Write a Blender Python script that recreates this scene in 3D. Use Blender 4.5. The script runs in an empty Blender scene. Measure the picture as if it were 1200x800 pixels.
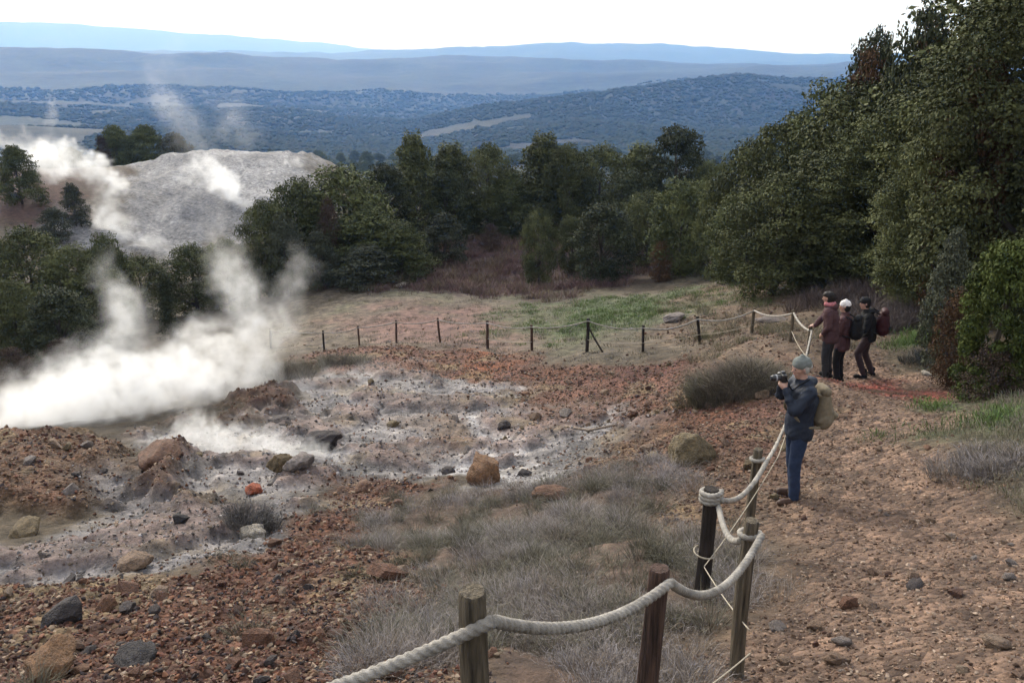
import bpy, math, random
import numpy as np
from mathutils import Vector, Matrix

scene = bpy.context.scene
COL = scene.collection
R = math.radians

# ------------------------------------------------------------------ camera, sky, sun, exposure
cam_data = bpy.data.cameras.new('camera')
cam_data.sensor_width = 36.0
cam_data.lens = 30.0
cam_data.clip_start = 0.1
cam_data.clip_end = 80000.0
cam = bpy.data.objects.new('camera', cam_data)
cam.location = (0, 0, 0)
cam.rotation_euler = (R(90 - 18.3), 0, 0)
COL.objects.link(cam)
scene.camera = cam

SUN_EL, SUN_AZ = 33.0, -28.0          # azimuth measured from +Y (straight ahead) towards +X
world = bpy.data.worlds.new('World')
scene.world = world
world.use_nodes = True
wn = world.node_tree
wn.nodes.clear()
sky = wn.nodes.new('ShaderNodeTexSky')
sky.sky_type = 'NISHITA'
sky.sun_disc = False
sky.sun_elevation = R(SUN_EL)
sky.sun_rotation = R(SUN_AZ)
sky.air_density = 1.0
sky.dust_density = 7.0
sky.ozone_density = 1.0
hs = wn.nodes.new('ShaderNodeHueSaturation')     # thin overcast: the blue is veiled by cloud
hs.inputs['Saturation'].default_value = 0.08
hs.inputs['Value'].default_value = 1.0
bg = wn.nodes.new('ShaderNodeBackground')
bg.inputs['Strength'].default_value = 0.15
wo = wn.nodes.new('ShaderNodeOutputWorld')
wn.links.new(sky.outputs[0], hs.inputs['Color'])
cl = wn.nodes.new('ShaderNodeMix'); cl.data_type = 'RGBA'      # the even white cloud deck of the day
cl.inputs[0].default_value = 0.5
cl.inputs[7].default_value = (6.5, 7.0, 7.9, 1)
wn.links.new(hs.outputs[0], cl.inputs[6])
wn.links.new(cl.outputs[2], bg.inputs['Color'])
wn.links.new(bg.outputs[0], wo.inputs['Surface'])

sun_data = bpy.data.lights.new('sun', 'SUN')
sun_data.energy = 1.5
sun_data.angle = R(10)
sun_data.color = (1.0, 0.97, 0.94)
sun = bpy.data.objects.new('sun', sun_data)
d = Vector((math.sin(R(SUN_AZ)) * math.cos(R(SUN_EL)), math.cos(R(SUN_AZ)) * math.cos(R(SUN_EL)), math.sin(R(SUN_EL))))
sun.rotation_euler = d.to_track_quat('Z', 'Y').to_euler()
COL.objects.link(sun)

scene.view_settings.view_transform = 'Standard'
scene.view_settings.look = 'None'
scene.view_settings.exposure = 0.9
scene.view_settings.gamma = 1.0
scene.render.engine = 'CYCLES'
cy = scene.cycles
cy.max_bounces = 8
cy.diffuse_bounces = 3
cy.glossy_bounces = 2
cy.transparent_max_bounces = 8
cy.volume_bounces = 4
cy.volume_step_rate = 1.0
cy.volume_max_steps = 256
cy.use_denoising = True
cy.caustics_reflective = False
cy.caustics_refractive = False

# ------------------------------------------------------------------ helpers
def mesh_np(name, verts, faces, smooth=True):
    """faces: (n,k) int array (all the same size)"""
    verts = np.asarray(verts, dtype=np.float32).reshape(-1, 3)
    faces = np.asarray(faces, dtype=np.int32)
    n, k = faces.shape
    me = bpy.data.meshes.new(name)
    me.vertices.add(len(verts)); me.vertices.foreach_set('co', verts.ravel())
    me.loops.add(n * k); me.loops.foreach_set('vertex_index', faces.ravel())
    me.polygons.add(n)
    me.polygons.foreach_set('loop_start', np.arange(0, n * k, k, dtype=np.int32))
    me.polygons.foreach_set('loop_total', np.full(n, k, dtype=np.int32))
    me.polygons.foreach_set('use_smooth', np.full(n, smooth, dtype=bool))
    me.update(calc_edges=True)
    return me

def col_attr(me, name, rgba):
    a = me.color_attributes.new(name, 'FLOAT_COLOR', 'POINT')
    rgba = np.asarray(rgba, dtype=np.float32)
    if rgba.shape[1] == 3:
        rgba = np.concatenate([rgba, np.ones((len(rgba), 1), np.float32)], 1)
    a.data.foreach_set('color', rgba.ravel())

def tag(o, label=None, cat=None, group=None, kind=None):
    if label: o['label'] = label
    if cat: o['category'] = cat
    if group: o['group'] = group
    if kind: o['kind'] = kind
    return o

def link(name, me, mat=None, parent=None, loc=(0, 0, 0), rot=(0, 0, 0), scale=(1, 1, 1)):
    o = bpy.data.objects.new(name, me)
    if mat is not None and me is not None and len(me.materials) == 0:
        me.materials.append(mat)
    o.location = loc; o.rotation_euler = rot; o.scale = scale
    if parent is not None: o.parent = parent
    COL.objects.link(o)
    return o

def empty(name, loc, rz=0.0, s=1.0):
    o = bpy.data.objects.new(name, None)
    o.location = loc; o.rotation_euler = (0, 0, rz)
    o.scale = (s, s, s) if not isinstance(s, tuple) else s
    o.empty_display_size = 0.2
    COL.objects.link(o)
    return o

# --- noise
def _hash(ix, iy, seed):
    h = (ix.astype(np.int64) * 374761393 + iy.astype(np.int64) * 668265263 + seed * 1274126177) & 0xFFFFFFFF
    h = ((h ^ (h >> 13)) * 1274126177) & 0xFFFFFFFF
    h = (h ^ (h >> 16))
    return (h & 0xFFFFFF).astype(np.float64) / float(0xFFFFFF)

def vnoise(x, y, seed=0):
    ix = np.floor(x); iy = np.floor(y)
    fx = x - ix; fy = y - iy
    ux = fx * fx * fx * (fx * (fx * 6 - 15) + 10); uy = fy * fy * fy * (fy * (fy * 6 - 15) + 10)
    a = _hash(ix, iy, seed); b = _hash(ix + 1, iy, seed); c = _hash(ix, iy + 1, seed); e = _hash(ix + 1, iy + 1, seed)
    return (a * (1 - ux) + b * ux) * (1 - uy) + (c * (1 - ux) + e * ux) * uy

def fbm(x, y, octv=4, seed=0, gain=0.5):
    s = np.zeros(np.broadcast(x, y).shape); amp = 1.0; tot = 0
    for k in range(octv):
        s += amp * (vnoise(x * 2 ** k + 17.3 * k, y * 2 ** k - 9.1 * k, seed + k) * 2 - 1)
        tot += amp; amp *= gain
    return s / tot

def sstep(a, b, x):
    t = np.clip((x - a) / (b - a), 0, 1)
    return t * t * (3 - 2 * t)

def sdf(poly, x, y):
    """signed distance to a polygon, negative inside"""
    p = np.asarray(poly, float); n = len(p)
    dmin = np.full(x.shape, 1e18); inside = np.zeros(x.shape, bool)
    for i in range(n):
        ax, ay = p[i]; bx, by = p[(i + 1) % n]
        ex, ey = bx - ax, by - ay
        wx, wy = x - ax, y - ay
        t = np.clip((wx * ex + wy * ey) / (ex * ex + ey * ey + 1e-12), 0, 1)
        dmin = np.minimum(dmin, (wx - ex * t) ** 2 + (wy - ey * t) ** 2)
        cond = (ay > y) != (by > y)
        with np.errstate(divide='ignore', invalid='ignore'):
            xi = ax + (y - ay) / (by - ay) * ex
        inside ^= cond & (x < xi)
    dd = np.sqrt(dmin)
    return np.where(inside, -dd, dd)

# ------------------------------------------------------------------ terrain (metres, camera eye at the origin)
#TERRAIN-BEGIN
CTRL = np.array([
    (0, 0, -1.65), (-3, -3, -1.2), (0, -6, 0.2), (6, -2, -1.0), (-7, 0, -2.9), (-12, -6, -2.5), (12, -8, 0.8), (-0.12, 2.36, -2.6), (0.6, 3.0, -3.0),
    (1.40, 4.10, -3.52), (1.54, 5.68, -4.15), (3.19, 8.74, -4.80), (6.40, 16.17, -6.20), (7.21, 16.64, -6.38), (2.70, 3.71, -3.12), (4.62, 6.78, -4.03), (5.70, 8.60, -4.25),
    (4.05, 7.98, -4.53), (2.93, 5.56, -3.89), (4.88, 11.12, -5.22), (7.68, 11.87, -4.87), (7.90, 14.10, -5.78), (10.00, 18.99, -6.28), (9.61, 19.84, -6.56),
    (0.00, 15.96, -7.49), (0.90, 16.47, -7.53), (-1.55, 13.94, -7.22), (-0.58, 12.93, -6.78), (1.98, 18.30, -7.72), (2.40, 13.68, -6.42), (3.23, 11.76, -5.52), (4.45, 16.62, -6.43),
    (2.20, 9.82, -5.33), (0.53, 9.24, -5.49), (0.36, 6.16, -4.31), (-1.06, 9.27, -5.74), (-0.73, 6.20, -4.51), (-0.84, 4.63, -3.83), (-2.28, 6.45, -4.70), (-3.06, 5.71, -4.39),
    (-3.30, 4.96, -4.11), (-5.40, 7.70, -5.39), (-5.50, 9.58, -6.06), (-6.75, 11.97, -6.80), (-4.62, 11.70, -6.65), (-3.80, 13.67, -7.08), (-5.40, 16.41, -7.70), (-4.20, 19.41, -8.19),
    (-2.40, 22.41, -8.68), (0.00, 24.63, -8.97), (2.50, 23.50, -8.56), (4.70, 22.16, -7.83), (-5.94, 20.40, -8.37), (-8.33, 16.87, -7.92), (-9.13, 15.08, -7.26), (-10.20, 15.49, -7.31),
    (-8.40, 19.34, -8.39), (-13.50, 25.04, -10.27), (-18.00, 28.01, -10.84), (-7.95, 24.83, -9.33), (-7.80, 28.34, -9.85), (-20.00, 37.73, -13.32), (-22.80, 35.72, -13.01), (-13.69, 35.01, -11.97),
    (-7.26, 31.23, -10.68), (-4.28, 29.89, -9.95), (-0.86, 27.93, -9.49), (2.36, 25.34, -8.72), (3.98, 24.60, -8.44), (5.59, 24.66, -8.24), (7.00, 23.81, -7.64), (6.70, 19.57, -6.43), (5.83, 15.94, -5.95),
    (-9.60, 46.63, -11.88), (0.00, 48.57, -12.38), (-2.48, 61.28, -12.17), (3.00, 59.19, -12.12), (-8.55, 55.98, -12.27), (7.84, 55.07, -11.84), (0.00, 41.50, -11.46), (-5.04, 40.54, -11.19), (8.40, 40.73, -10.60), (10.80, 35.03, -8.74), (11.60, 28.08, -7.45), (10.75, 20.51, -6.44),
    (0, 80, -14.5), (0, 120, -29), (40, 60, -7), (60, 110, -14), (25, 27, -4.4), (35, 40, -4.6), (14, 12, -3.6), (12, 5, -1.9), (22, 22, -3.8), (60, 40, 2),
    (-15, 60, -16.5), (-30.00, 73.80, -15.72), (-38.88, 71.07, -14.40), (-45.00, 74.74, -12.87), (-46.75, 85.91, -10.95), (-30.00, 101.88, -10.42), (-36.75, 99.78, -10.39), (-23.94, 106.81, -11.44), (-24.60, 81.71, -14.07), (-40.48, 92.78, -12.47),
    (-30, 135, -27), (-75, 135, -20), (-60, 60, -12), (-30, 20, -9), (10, 150, -36), (60, 150, -22), (-100, 100, -12), (100, 100, 2),
])
def _mq(r2, y):
    return np.sqrt(r2 + 1.2 ** 2 + 0.02 * y)
def _fit():
    P = CTRL[:, :2]; n = len(P)
    r2 = ((P[:, None] - P[None]) ** 2).sum(-1)
    K = np.sqrt(r2 + 1.5) + np.eye(n) * -0.02
    A = np.zeros((n + 3, n + 3)); A[:n, :n] = K; A[:n, n] = 1; A[:n, n + 1:] = P; A[n, :n] = 1; A[n + 1:, :n] = P.T
    b = np.zeros(n + 3); b[:n] = CTRL[:, 2]
    return np.linalg.solve(A, b)
WGT = _fit()
def h_near(x, y):
    z = WGT[-3] + WGT[-2] * x + WGT[-1] * y
    for (px, py, _), w in zip(CTRL, WGT):
        z = z + w * np.sqrt((x - px) ** 2 + (y - py) ** 2 + 1.5)
    return z
# far ridges: range in metres, then slope of the line of sight over bearing (tan)
FAR_T = np.array([-1.200, -0.570, -0.475, -0.380, -0.304, -0.190, -0.114, -0.038, 0.076, 0.152, 0.237, 0.361, 0.570, 1.200])
FAR_R = [200, 400, 800, 1400, 2000, 2500, 3000, 3600, 4300, 6000, 9000, 12000, 17000, 19500]
FAR_S = [
    [-0.2130, -0.2130, -0.2130, -0.2130, -0.2130, -0.2130, -0.2130, -0.2130, -0.2130, -0.2130, -0.2130, -0.2130, -0.2130, -0.2130],
    [-0.1344, -0.1344, -0.1344, -0.1324, -0.1304, -0.1275, -0.1275, -0.1285, -0.1324, -0.1373, -0.1373, -0.1373, -0.1373, -0.1373],
    [-0.1051, -0.1051, -0.1051, -0.1032, -0.1051, -0.1109, -0.1129, -0.1080, -0.1071, -0.1051, -0.1032, -0.1013, -0.1013, -0.1013],
    [-0.0632, -0.0632, -0.0670, -0.0727, -0.0783, -0.0888, -0.0888, -0.0746, -0.0651, -0.0727, -0.0793, -0.0821, -0.0746, -0.0746],
    [-0.0418, -0.0418, -0.0464, -0.0501, -0.0557, -0.0651, -0.0679, -0.0539, -0.0362, -0.0270, -0.0215, -0.0179, -0.0170, -0.0170],
    [-0.0390, -0.0390, -0.0409, -0.0446, -0.0464, -0.0520, -0.0539, -0.0520, -0.0464, -0.0353, -0.0298, -0.0252, -0.0234, -0.0234],
    [-0.0243, -0.0243, -0.0252, -0.0270, -0.0298, -0.0335, -0.0353, -0.0353, -0.0279, -0.0224, -0.0197, -0.0161, -0.0151, -0.0151],
    [-0.0097, -0.0097, -0.0097, -0.0097, -0.0115, -0.0151, -0.0161, -0.0151, -0.0115, -0.0097, -0.0088, -0.0079, -0.0079, -0.0079],
    [0.0110, 0.0110, 0.0110, 0.0097, 0.0083, 0.0030, 0.0021, 0.0012, -0.0006, -0.0015, -0.0025, -0.0043, -0.0043, -0.0043],
    [-0.0097, -0.0097, -0.0097, -0.0097, -0.0097, -0.0097, -0.0097, -0.0097, -0.0097, -0.0097, -0.0097, -0.0097, -0.0097, -0.0097],
    [0.0057, 0.0057, 0.0057, 0.0057, 0.0057, 0.0039, 0.0074, 0.0115, 0.0151, 0.0137, 0.0101, 0.0039, 0.0030, 0.0030],
    [-0.0097, -0.0097, -0.0097, -0.0097, -0.0097, -0.0097, -0.0097, -0.0097, -0.0097, -0.0097, -0.0097, -0.0097, -0.0097, -0.0097],
    [0.0350, 0.0350, 0.0324, 0.0262, 0.0235, 0.0146, 0.0065, 0.0039, 0.0021, 0.0012, 0.0012, 0.0012, 0.0012, 0.0012],
    [-0.0372, -0.0372, -0.0372, -0.0372, -0.0372, -0.0372, -0.0372, -0.0372, -0.0372, -0.0372, -0.0372, -0.0372, -0.0372, -0.0372],
]
def h_far(x, y):
    r = np.hypot(x, y)
    t = np.where(y > 1e-6, x / np.maximum(y, 1e-6), np.sign(x) * 1.2)
    t = np.clip(t, -1.2, 1.2)
    prof = [np.interp(t, FAR_T, s) for s in FAR_S]
    lr = np.log(np.maximum(r, 200.0)); s = prof[0].copy()
    LR = np.log(FAR_R)
    for k in range(len(LR) - 1):
        f = np.clip((lr - LR[k]) / (LR[k + 1] - LR[k]), 0, 1)
        m = (lr >= LR[k])
        ff = f * f * (3 - 2 * f)
        s = np.where(m, prof[k] * (1 - ff) + prof[k + 1] * ff, s)
    z = s * r
    n1 = fbm(x / 420.0 + 3.1, y / 420.0, 5, 11, 0.52)
    n2 = 1 - np.abs(fbm(x / 900.0, y / 900.0 + 5.2, 4, 23, 0.5)) * 2
    n3 = fbm(x / 1500.0 - 2.0, y / 1500.0 + 1.0, 4, 37, 0.55)
    z = z + np.minimum(r / 1500.0, 1.6) * (13.0 * n1 + 15.0 * (n2 - 0.6)) + np.clip((r - 900) / 3000, 0, 1.2) * 34.0 * n3
    return z
def H0(x, y):
    x = np.asarray(x, float); y = np.asarray(y, float)
    r = np.hypot(x, y)
    k = sstep(115, 200, r)
    zn = h_near(x, y)
    zf = np.zeros_like(zn)
    if np.any(k > 0): zf = h_far(x, y)
    zn = np.where(r > 200, 0, zn)
    z = zn * (1 - k) + zf * k
    return z
#TERRAIN-END

# ------------------------------------------------------------------ ground zones (world x, y outlines)
ZONES = {
 'path': [(1.10, 3.01), (1.92, 6.04), (2.52, 7.34), (3.14, 8.61), (3.92, 10.13), (4.98, 12.83), (5.73, 15.31), (6.85, 17.81), (8.59, 18.46), (8.57, 16.55), (6.74, 12.34), (5.27, 9.21), (4.75, 7.39), (5.22, 5.56), (2.76, 2.67)],
 'redpath': [(7.54, 16.59), (8.54, 15.63), (7.89, 13.94), (6.65, 12.81), (6.85, 14.46)],
 'rubble': [(-8.39, 9.07), (-4.89, 8.44), (-4.11, 8.46), (-3.35, 8.26), (-3.19, 9.60), (-2.92, 11.52), (-2.65, 14.00), (-1.79, 14.45), (-1.49, 12.97), (-2.05, 11.38), (-1.73, 9.45), (-1.09, 7.22), (-0.51, 5.37), (-0.26, 2.95), (-3.65, 3.61)],
 'mound': [(-14.40, 16.37), (-10.10, 17.09), (-8.54, 16.55), (-7.03, 14.00), (-7.07, 12.47), (-7.02, 11.49), (-10.55, 11.71)],
 'moundb': [(-6.95, 14.67), (-7.07, 16.29), (-5.24, 13.22), (-4.98, 12.32), (-5.96, 12.82)],
 'moundc': [(-7.98, 21.15), (-6.59, 21.12), (-5.92, 19.15), (-6.96, 18.86)],
 'mud': [(-6.45, 22.26), (-4.39, 25.82), (-1.97, 23.03), (0.00, 22.27), (1.42, 18.77), (2.34, 18.02), (2.84, 15.88), (1.46, 15.71), (1.04, 13.10), (0.00, 13.19), (-0.95, 14.21), (-2.05, 14.21), (-2.99, 13.42), (-3.75, 12.39), (-4.92, 13.39), (-6.33, 14.27), (-7.94, 17.73), (-6.13, 18.81)],
 'mudl': [(-7.45, 13.14), (-7.00, 14.00), (-5.05, 12.52), (-3.91, 12.00), (-3.20, 13.04), (-2.95, 9.74), (-3.48, 8.95), (-4.30, 8.65), (-5.47, 8.76), (-8.62, 9.35), (-9.20, 10.05), (-6.23, 10.08), (-6.12, 10.99)],
 'tanmud': [(-2.63, 18.64), (-1.27, 19.65), (-0.39, 17.74), (-0.71, 16.20), (-1.95, 16.13)],
 'slope': [(-7.54, 27.57), (-4.22, 28.55), (0.00, 26.08), (2.57, 24.23), (4.47, 21.06), (4.51, 18.37), (5.68, 17.82), (5.53, 14.98), (4.65, 12.37), (3.31, 9.77), (2.52, 8.60), (2.55, 9.94), (1.85, 10.32), (1.39, 12.59), (2.17, 15.91), (1.11, 20.58), (-0.98, 22.87), (-4.27, 25.11), (-6.53, 23.96)],
 'ochre': [(1.48, 14.95), (2.63, 15.10), (3.04, 12.03), (2.91, 10.08), (2.69, 8.50), (2.20, 8.85), (2.25, 10.64), (1.40, 11.45)],
 'orange': [(-1.90, 27.57), (-0.14, 26.70), (-0.25, 23.49), (-1.27, 22.89)],
 'deepred': [(3.37, 23.52), (4.71, 22.20), (4.28, 19.14), (3.15, 20.30)],
 'rust': [(0.14, 12.36), (1.19, 11.94), (1.21, 10.85), (0.48, 10.77)],
 'clearing': [(-11.11, 35.17), (-11.08, 44.64), (-4.64, 44.99), (0.00, 43.16), (4.26, 41.22), (9.73, 41.13), (12.25, 42.73), (10.50, 33.44), (7.71, 22.27), (5.60, 24.13), (2.38, 25.59), (-0.85, 27.63), (-4.15, 28.92), (-9.10, 31.87)],
 'pink': [(-7.92, 37.94), (-4.74, 37.95), (0.00, 35.66), (0.98, 31.01), (0.00, 28.03), (-5.65, 31.51)],
 'green': [(0.84, 32.17), (1.87, 40.08), (4.06, 39.15), (7.77, 37.60), (8.42, 32.56), (7.17, 29.97), (5.26, 29.65), (2.96, 28.19), (1.41, 29.74)],
 'bracken': [(-13.08, 46.83), (-14.67, 64.96), (-8.48, 69.64), (-3.06, 75.82), (2.36, 58.14), (5.23, 51.14), (9.85, 50.86), (9.21, 44.89), (6.24, 43.23), (0.00, 42.50), (-5.44, 43.96)],
 'drygrass': [(-2.04, 11.27), (-1.42, 12.71), (-0.55, 12.40), (0.54, 12.21), (1.37, 12.35), (2.29, 10.26), (1.92, 7.56), (1.50, 6.11), (1.02, 5.17), (0.49, 3.01), (-0.15, 2.96), (-0.67, 5.64), (-1.09, 7.22)],
 'verge': [(8.83, 16.92), (8.98, 10.19), (5.43, 5.82), (5.06, 8.50), (6.19, 11.09)],
 'hikergreen': [(9.69, 21.50), (10.82, 21.10), (9.82, 18.44), (8.51, 18.65)],
 'vergegreen': [(6.59, 12.30), (7.04, 12.05), (6.21, 10.25), (5.87, 10.53)],
 'bank': [(6.62, 33.59), (11.22, 39.02), (10.01, 28.40), (9.11, 23.88), (6.72, 17.82), (5.07, 15.56), (4.75, 18.61), (4.99, 23.60)],
 'salt': [(-0.61, 19.43), (-0.17, 19.20), (-0.31, 16.48), (-0.35, 14.50), (0.03, 13.68), (0.64, 12.75), (0.54, 12.21), (-0.21, 12.43), (-0.84, 13.72), (-1.35, 14.31), (-0.99, 14.98), (-0.65, 15.62)],
 'whitemud': [(-37.21, 82.79), (-914.39, 2417.50), (-948.24, 3223.25), (-456.60, 2323.07), (-64.05, 369.30), (-20.16, 83.84), (-23.52, 77.63), (-26.85, 73.35), (-32.30, 70.45), (-40.39, 71.31), (-41.00, 75.53), (-36.33, 76.74)],
 'redslope': [(-70.47, 89.02), (-517.79, 954.12), (-44.91, 91.66), (-40.36, 80.80), (-41.60, 73.74), (-53.62, 66.47)],
}
ALB = {   # surface colours of dry/wet soils
 'path': (.275, .180, .130), 'redpath': (.36, .085, .066), 'bank': (.215, .150, .105), 'salt': (.66, .64, .63), 'rubble': (.150, .072, .048), 'mound': (.150, .085, .052), 'moundb': (.125, .065, .045), 'moundc': (.15, .075, .05),
 'mud': (.35, .325, .312), 'mudl': (.325, .303, .296), 'tanmud': (.26, .19, .145), 'slope': (.235, .112, .080), 'ochre': (.20, .130, .075), 'orange': (.26, .095, .045),
 'deepred': (.15, .060, .045), 'rust': (.10, .040, .028), 'clearing': (.215, .175, .130), 'pink': (.30, .175, .145), 'green': (.120, .155, .070), 'bracken': (.105, .062, .056),
 'drygrass': (.175, .118, .090), 'verge': (.125, .105, .068), 'hikergreen': (.085, .125, .040), 'vergegreen': (.12, .15, .07), 'whitemud': (.38, .38, .385), 'redslope': (.105, .055, .042),
}
ALB = {k: tuple(.48 * v for v in c) for k, c in ALB.items()}     # damp soil is darker than dry
ORDER = ['clearing', 'pink', 'green', 'bracken', 'bank', 'slope', 'ochre', 'drygrass', 'mud', 'mudl', 'tanmud', 'orange', 'deepred', 'mound', 'moundb', 'moundc', 'rubble', 'rust', 'path', 'redpath', 'verge', 'salt', 'hikergreen', 'vergegreen', 'whitemud', 'redslope']
SOFT = {'bank': 1.2, 'salt': .35, 'path': .5, 'clearing': 1.6, 'pink': 3.0, 'green': 2.5, 'slope': 1.2, 'drygrass': .7, 'mud': .5, 'mudl': .35, 'tanmud': .9, 'ochre': 1.0, 'whitemud': 3.0, 'redslope': 3, 'verge': .7, 'rubble': .4, 'redpath': .5, 'bracken': 1.5}

def zone_w(names, x, y):
    """soft membership of each zone at world points, edges broken up by noise"""
    out = {}
    k = np.clip(y / 12, .5, 4)
    wx = x + (0.75 * fbm(x * .45, y * .45, 2, 3) + 0.75 * fbm(x * 1.1, y * 1.1, 5, 5, .6)) * k; wy = y + (0.9 * fbm(x * .45 + 9, y * .45, 2, 4) + 0.9 * fbm(x * 1.1 + 40, y * 1.1, 5, 6, .6)) * k
    for nme in names:
        s = SOFT.get(nme, .5)
        out[nme] = 1 - sstep(-s, s, sdf(ZONES[nme], wx, wy))
    return out

def relief(x, y, w):
    """small scale height (m) on top of the smooth terrain"""
    r = np.hypot(x, y)
    rough = .45 * w['slope'] + .4 * w['bank']  + .75 * w['rubble'] + .9 * w['mound'] + .7 * w['moundb'] + .5 * w['moundc'] + .3 * w['rust']
    mud = np.maximum(w['mud'], w['mudl'])
    n = .10 * fbm(x * .7, y * .7, 3, 41) + .035 * fbm(x * 2.3, y * 2.3, 3, 42)
    n += rough * (.20 * fbm(x * 1.1, y * 1.1, 5, 43, .6) + .10 * np.abs(fbm(x * 3.1, y * 3.1, 4, 44, .6)))
    n += mud * (.085 * fbm(x * 3.2, y * 3.2, 4, 45, .7) + .11 * np.abs(fbm(x * .8, y * 1.3, 5, 46, .62)) - .04)
    n += mud * .16 * sstep(.08, .36, fbm(x * .8 + 7, y * .8, 4, 81))
    n += w['path'] * (.025 * fbm(x * 5, y * 5, 3, 47))
    n += w['whitemud'] * (.9 * np.abs(fbm(x * .13, y * .13, 5, 48, .6)) + .30 * fbm(x * .6, y * .6, 4, 49, .6))
    n += w['mound'] * .32 + w['moundb'] * .45 + w['moundc'] * .35
    n += .12 * w['drygrass'] * fbm(x * 1.6, y * 1.6, 3, 50)
    return n * np.clip(1 - (r - 110) / 60, 0, 1) * np.clip(r / 3, 0, 1)

def H(x, y):
    x = np.atleast_1d(np.asarray(x, float)); y = np.atleast_1d(np.asarray(y, float))
    return H0(x, y) + relief(x, y, zone_w(ORDER, x, y))
def h1(x, y): return float(H(x, y)[0])

# ------------------------------------------------------------------ materials
def new_mat(name):
    m = bpy.data.materials.new(name); m.use_nodes = True
    nt = m.node_tree; bs = nt.nodes['Principled BSDF']
    bs.inputs['Specular IOR Level'].default_value = 0.3
    return m, nt, bs
def N(nt, typ, **kw):
    n = nt.nodes.new(typ)
    for k, v in kw.items():
        if k in n.inputs: n.inputs[k].default_value = v
        else: setattr(n, k, v)
    return n
def mixc(nt, blend, fac, a, b):
    n = nt.nodes.new('ShaderNodeMix'); n.data_type = 'RGBA'; n.blend_type = blend
    for sock, v in ((n.inputs[0], fac), (n.inputs[6], a), (n.inputs[7], b)):
        if hasattr(v, 'is_linked') or hasattr(v, 'links'): nt.links.new(v, sock)
        else: sock.default_value = v if not isinstance(v, tuple) or len(v) == 4 else (*v, 1)
    return n.outputs[2]
def ramp(nt, src, stops):
    n = nt.nodes.new('ShaderNodeValToRGB'); cr = n.color_ramp
    while len(cr.elements) < len(stops): cr.elements.new(.5)
    for e, (p, c) in zip(cr.elements, stops):
        e.position = p; e.color = c if len(c) == 4 else (*c, 1)
    nt.links.new(src, n.inputs[0]); return n.outputs[0]
def objcoord(nt, scale=1.0):
    tc = nt.nodes.new('ShaderNodeTexCoord'); return tc.outputs['Object']

def simple_mat(name, color, rough=.8, nscale=8., var=.35, bump=.3, bscale=None, spec=.3, stretch=None, dist=.01):
    """a plain surface with mottled colour and fine relief"""
    m, nt, bs = new_mat(name)
    bs.inputs['Roughness'].default_value = rough; bs.inputs['Specular IOR Level'].default_value = spec
    co = objcoord(nt)
    if stretch:
        mp = N(nt, 'ShaderNodeMapping'); mp.inputs['Scale'].default_value = stretch; nt.links.new(co, mp.inputs[0]); co = mp.outputs[0]
    n = N(nt, 'ShaderNodeTexNoise', Scale=nscale, Detail=5.0, Roughness=.6); nt.links.new(co, n.inputs['Vector'])
    lo = tuple(c * (1 - var) for c in color); hi = tuple(min(1, c * (1 + var)) for c in color)
    nt.links.new(ramp(nt, n.outputs[0], [(.3, lo), (.7, hi)]), bs.inputs['Base Color'])
    if bump:
        n2 = N(nt, 'ShaderNodeTexNoise', Scale=bscale or nscale * 3, Detail=4.0); nt.links.new(co, n2.inputs['Vector'])
        b = N(nt, 'ShaderNodeBump', Strength=bump, Distance=dist); nt.links.new(n2.outputs[0], b.inputs['Height']); nt.links.new(b.outputs[0], bs.inputs['Normal'])
    return m

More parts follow.
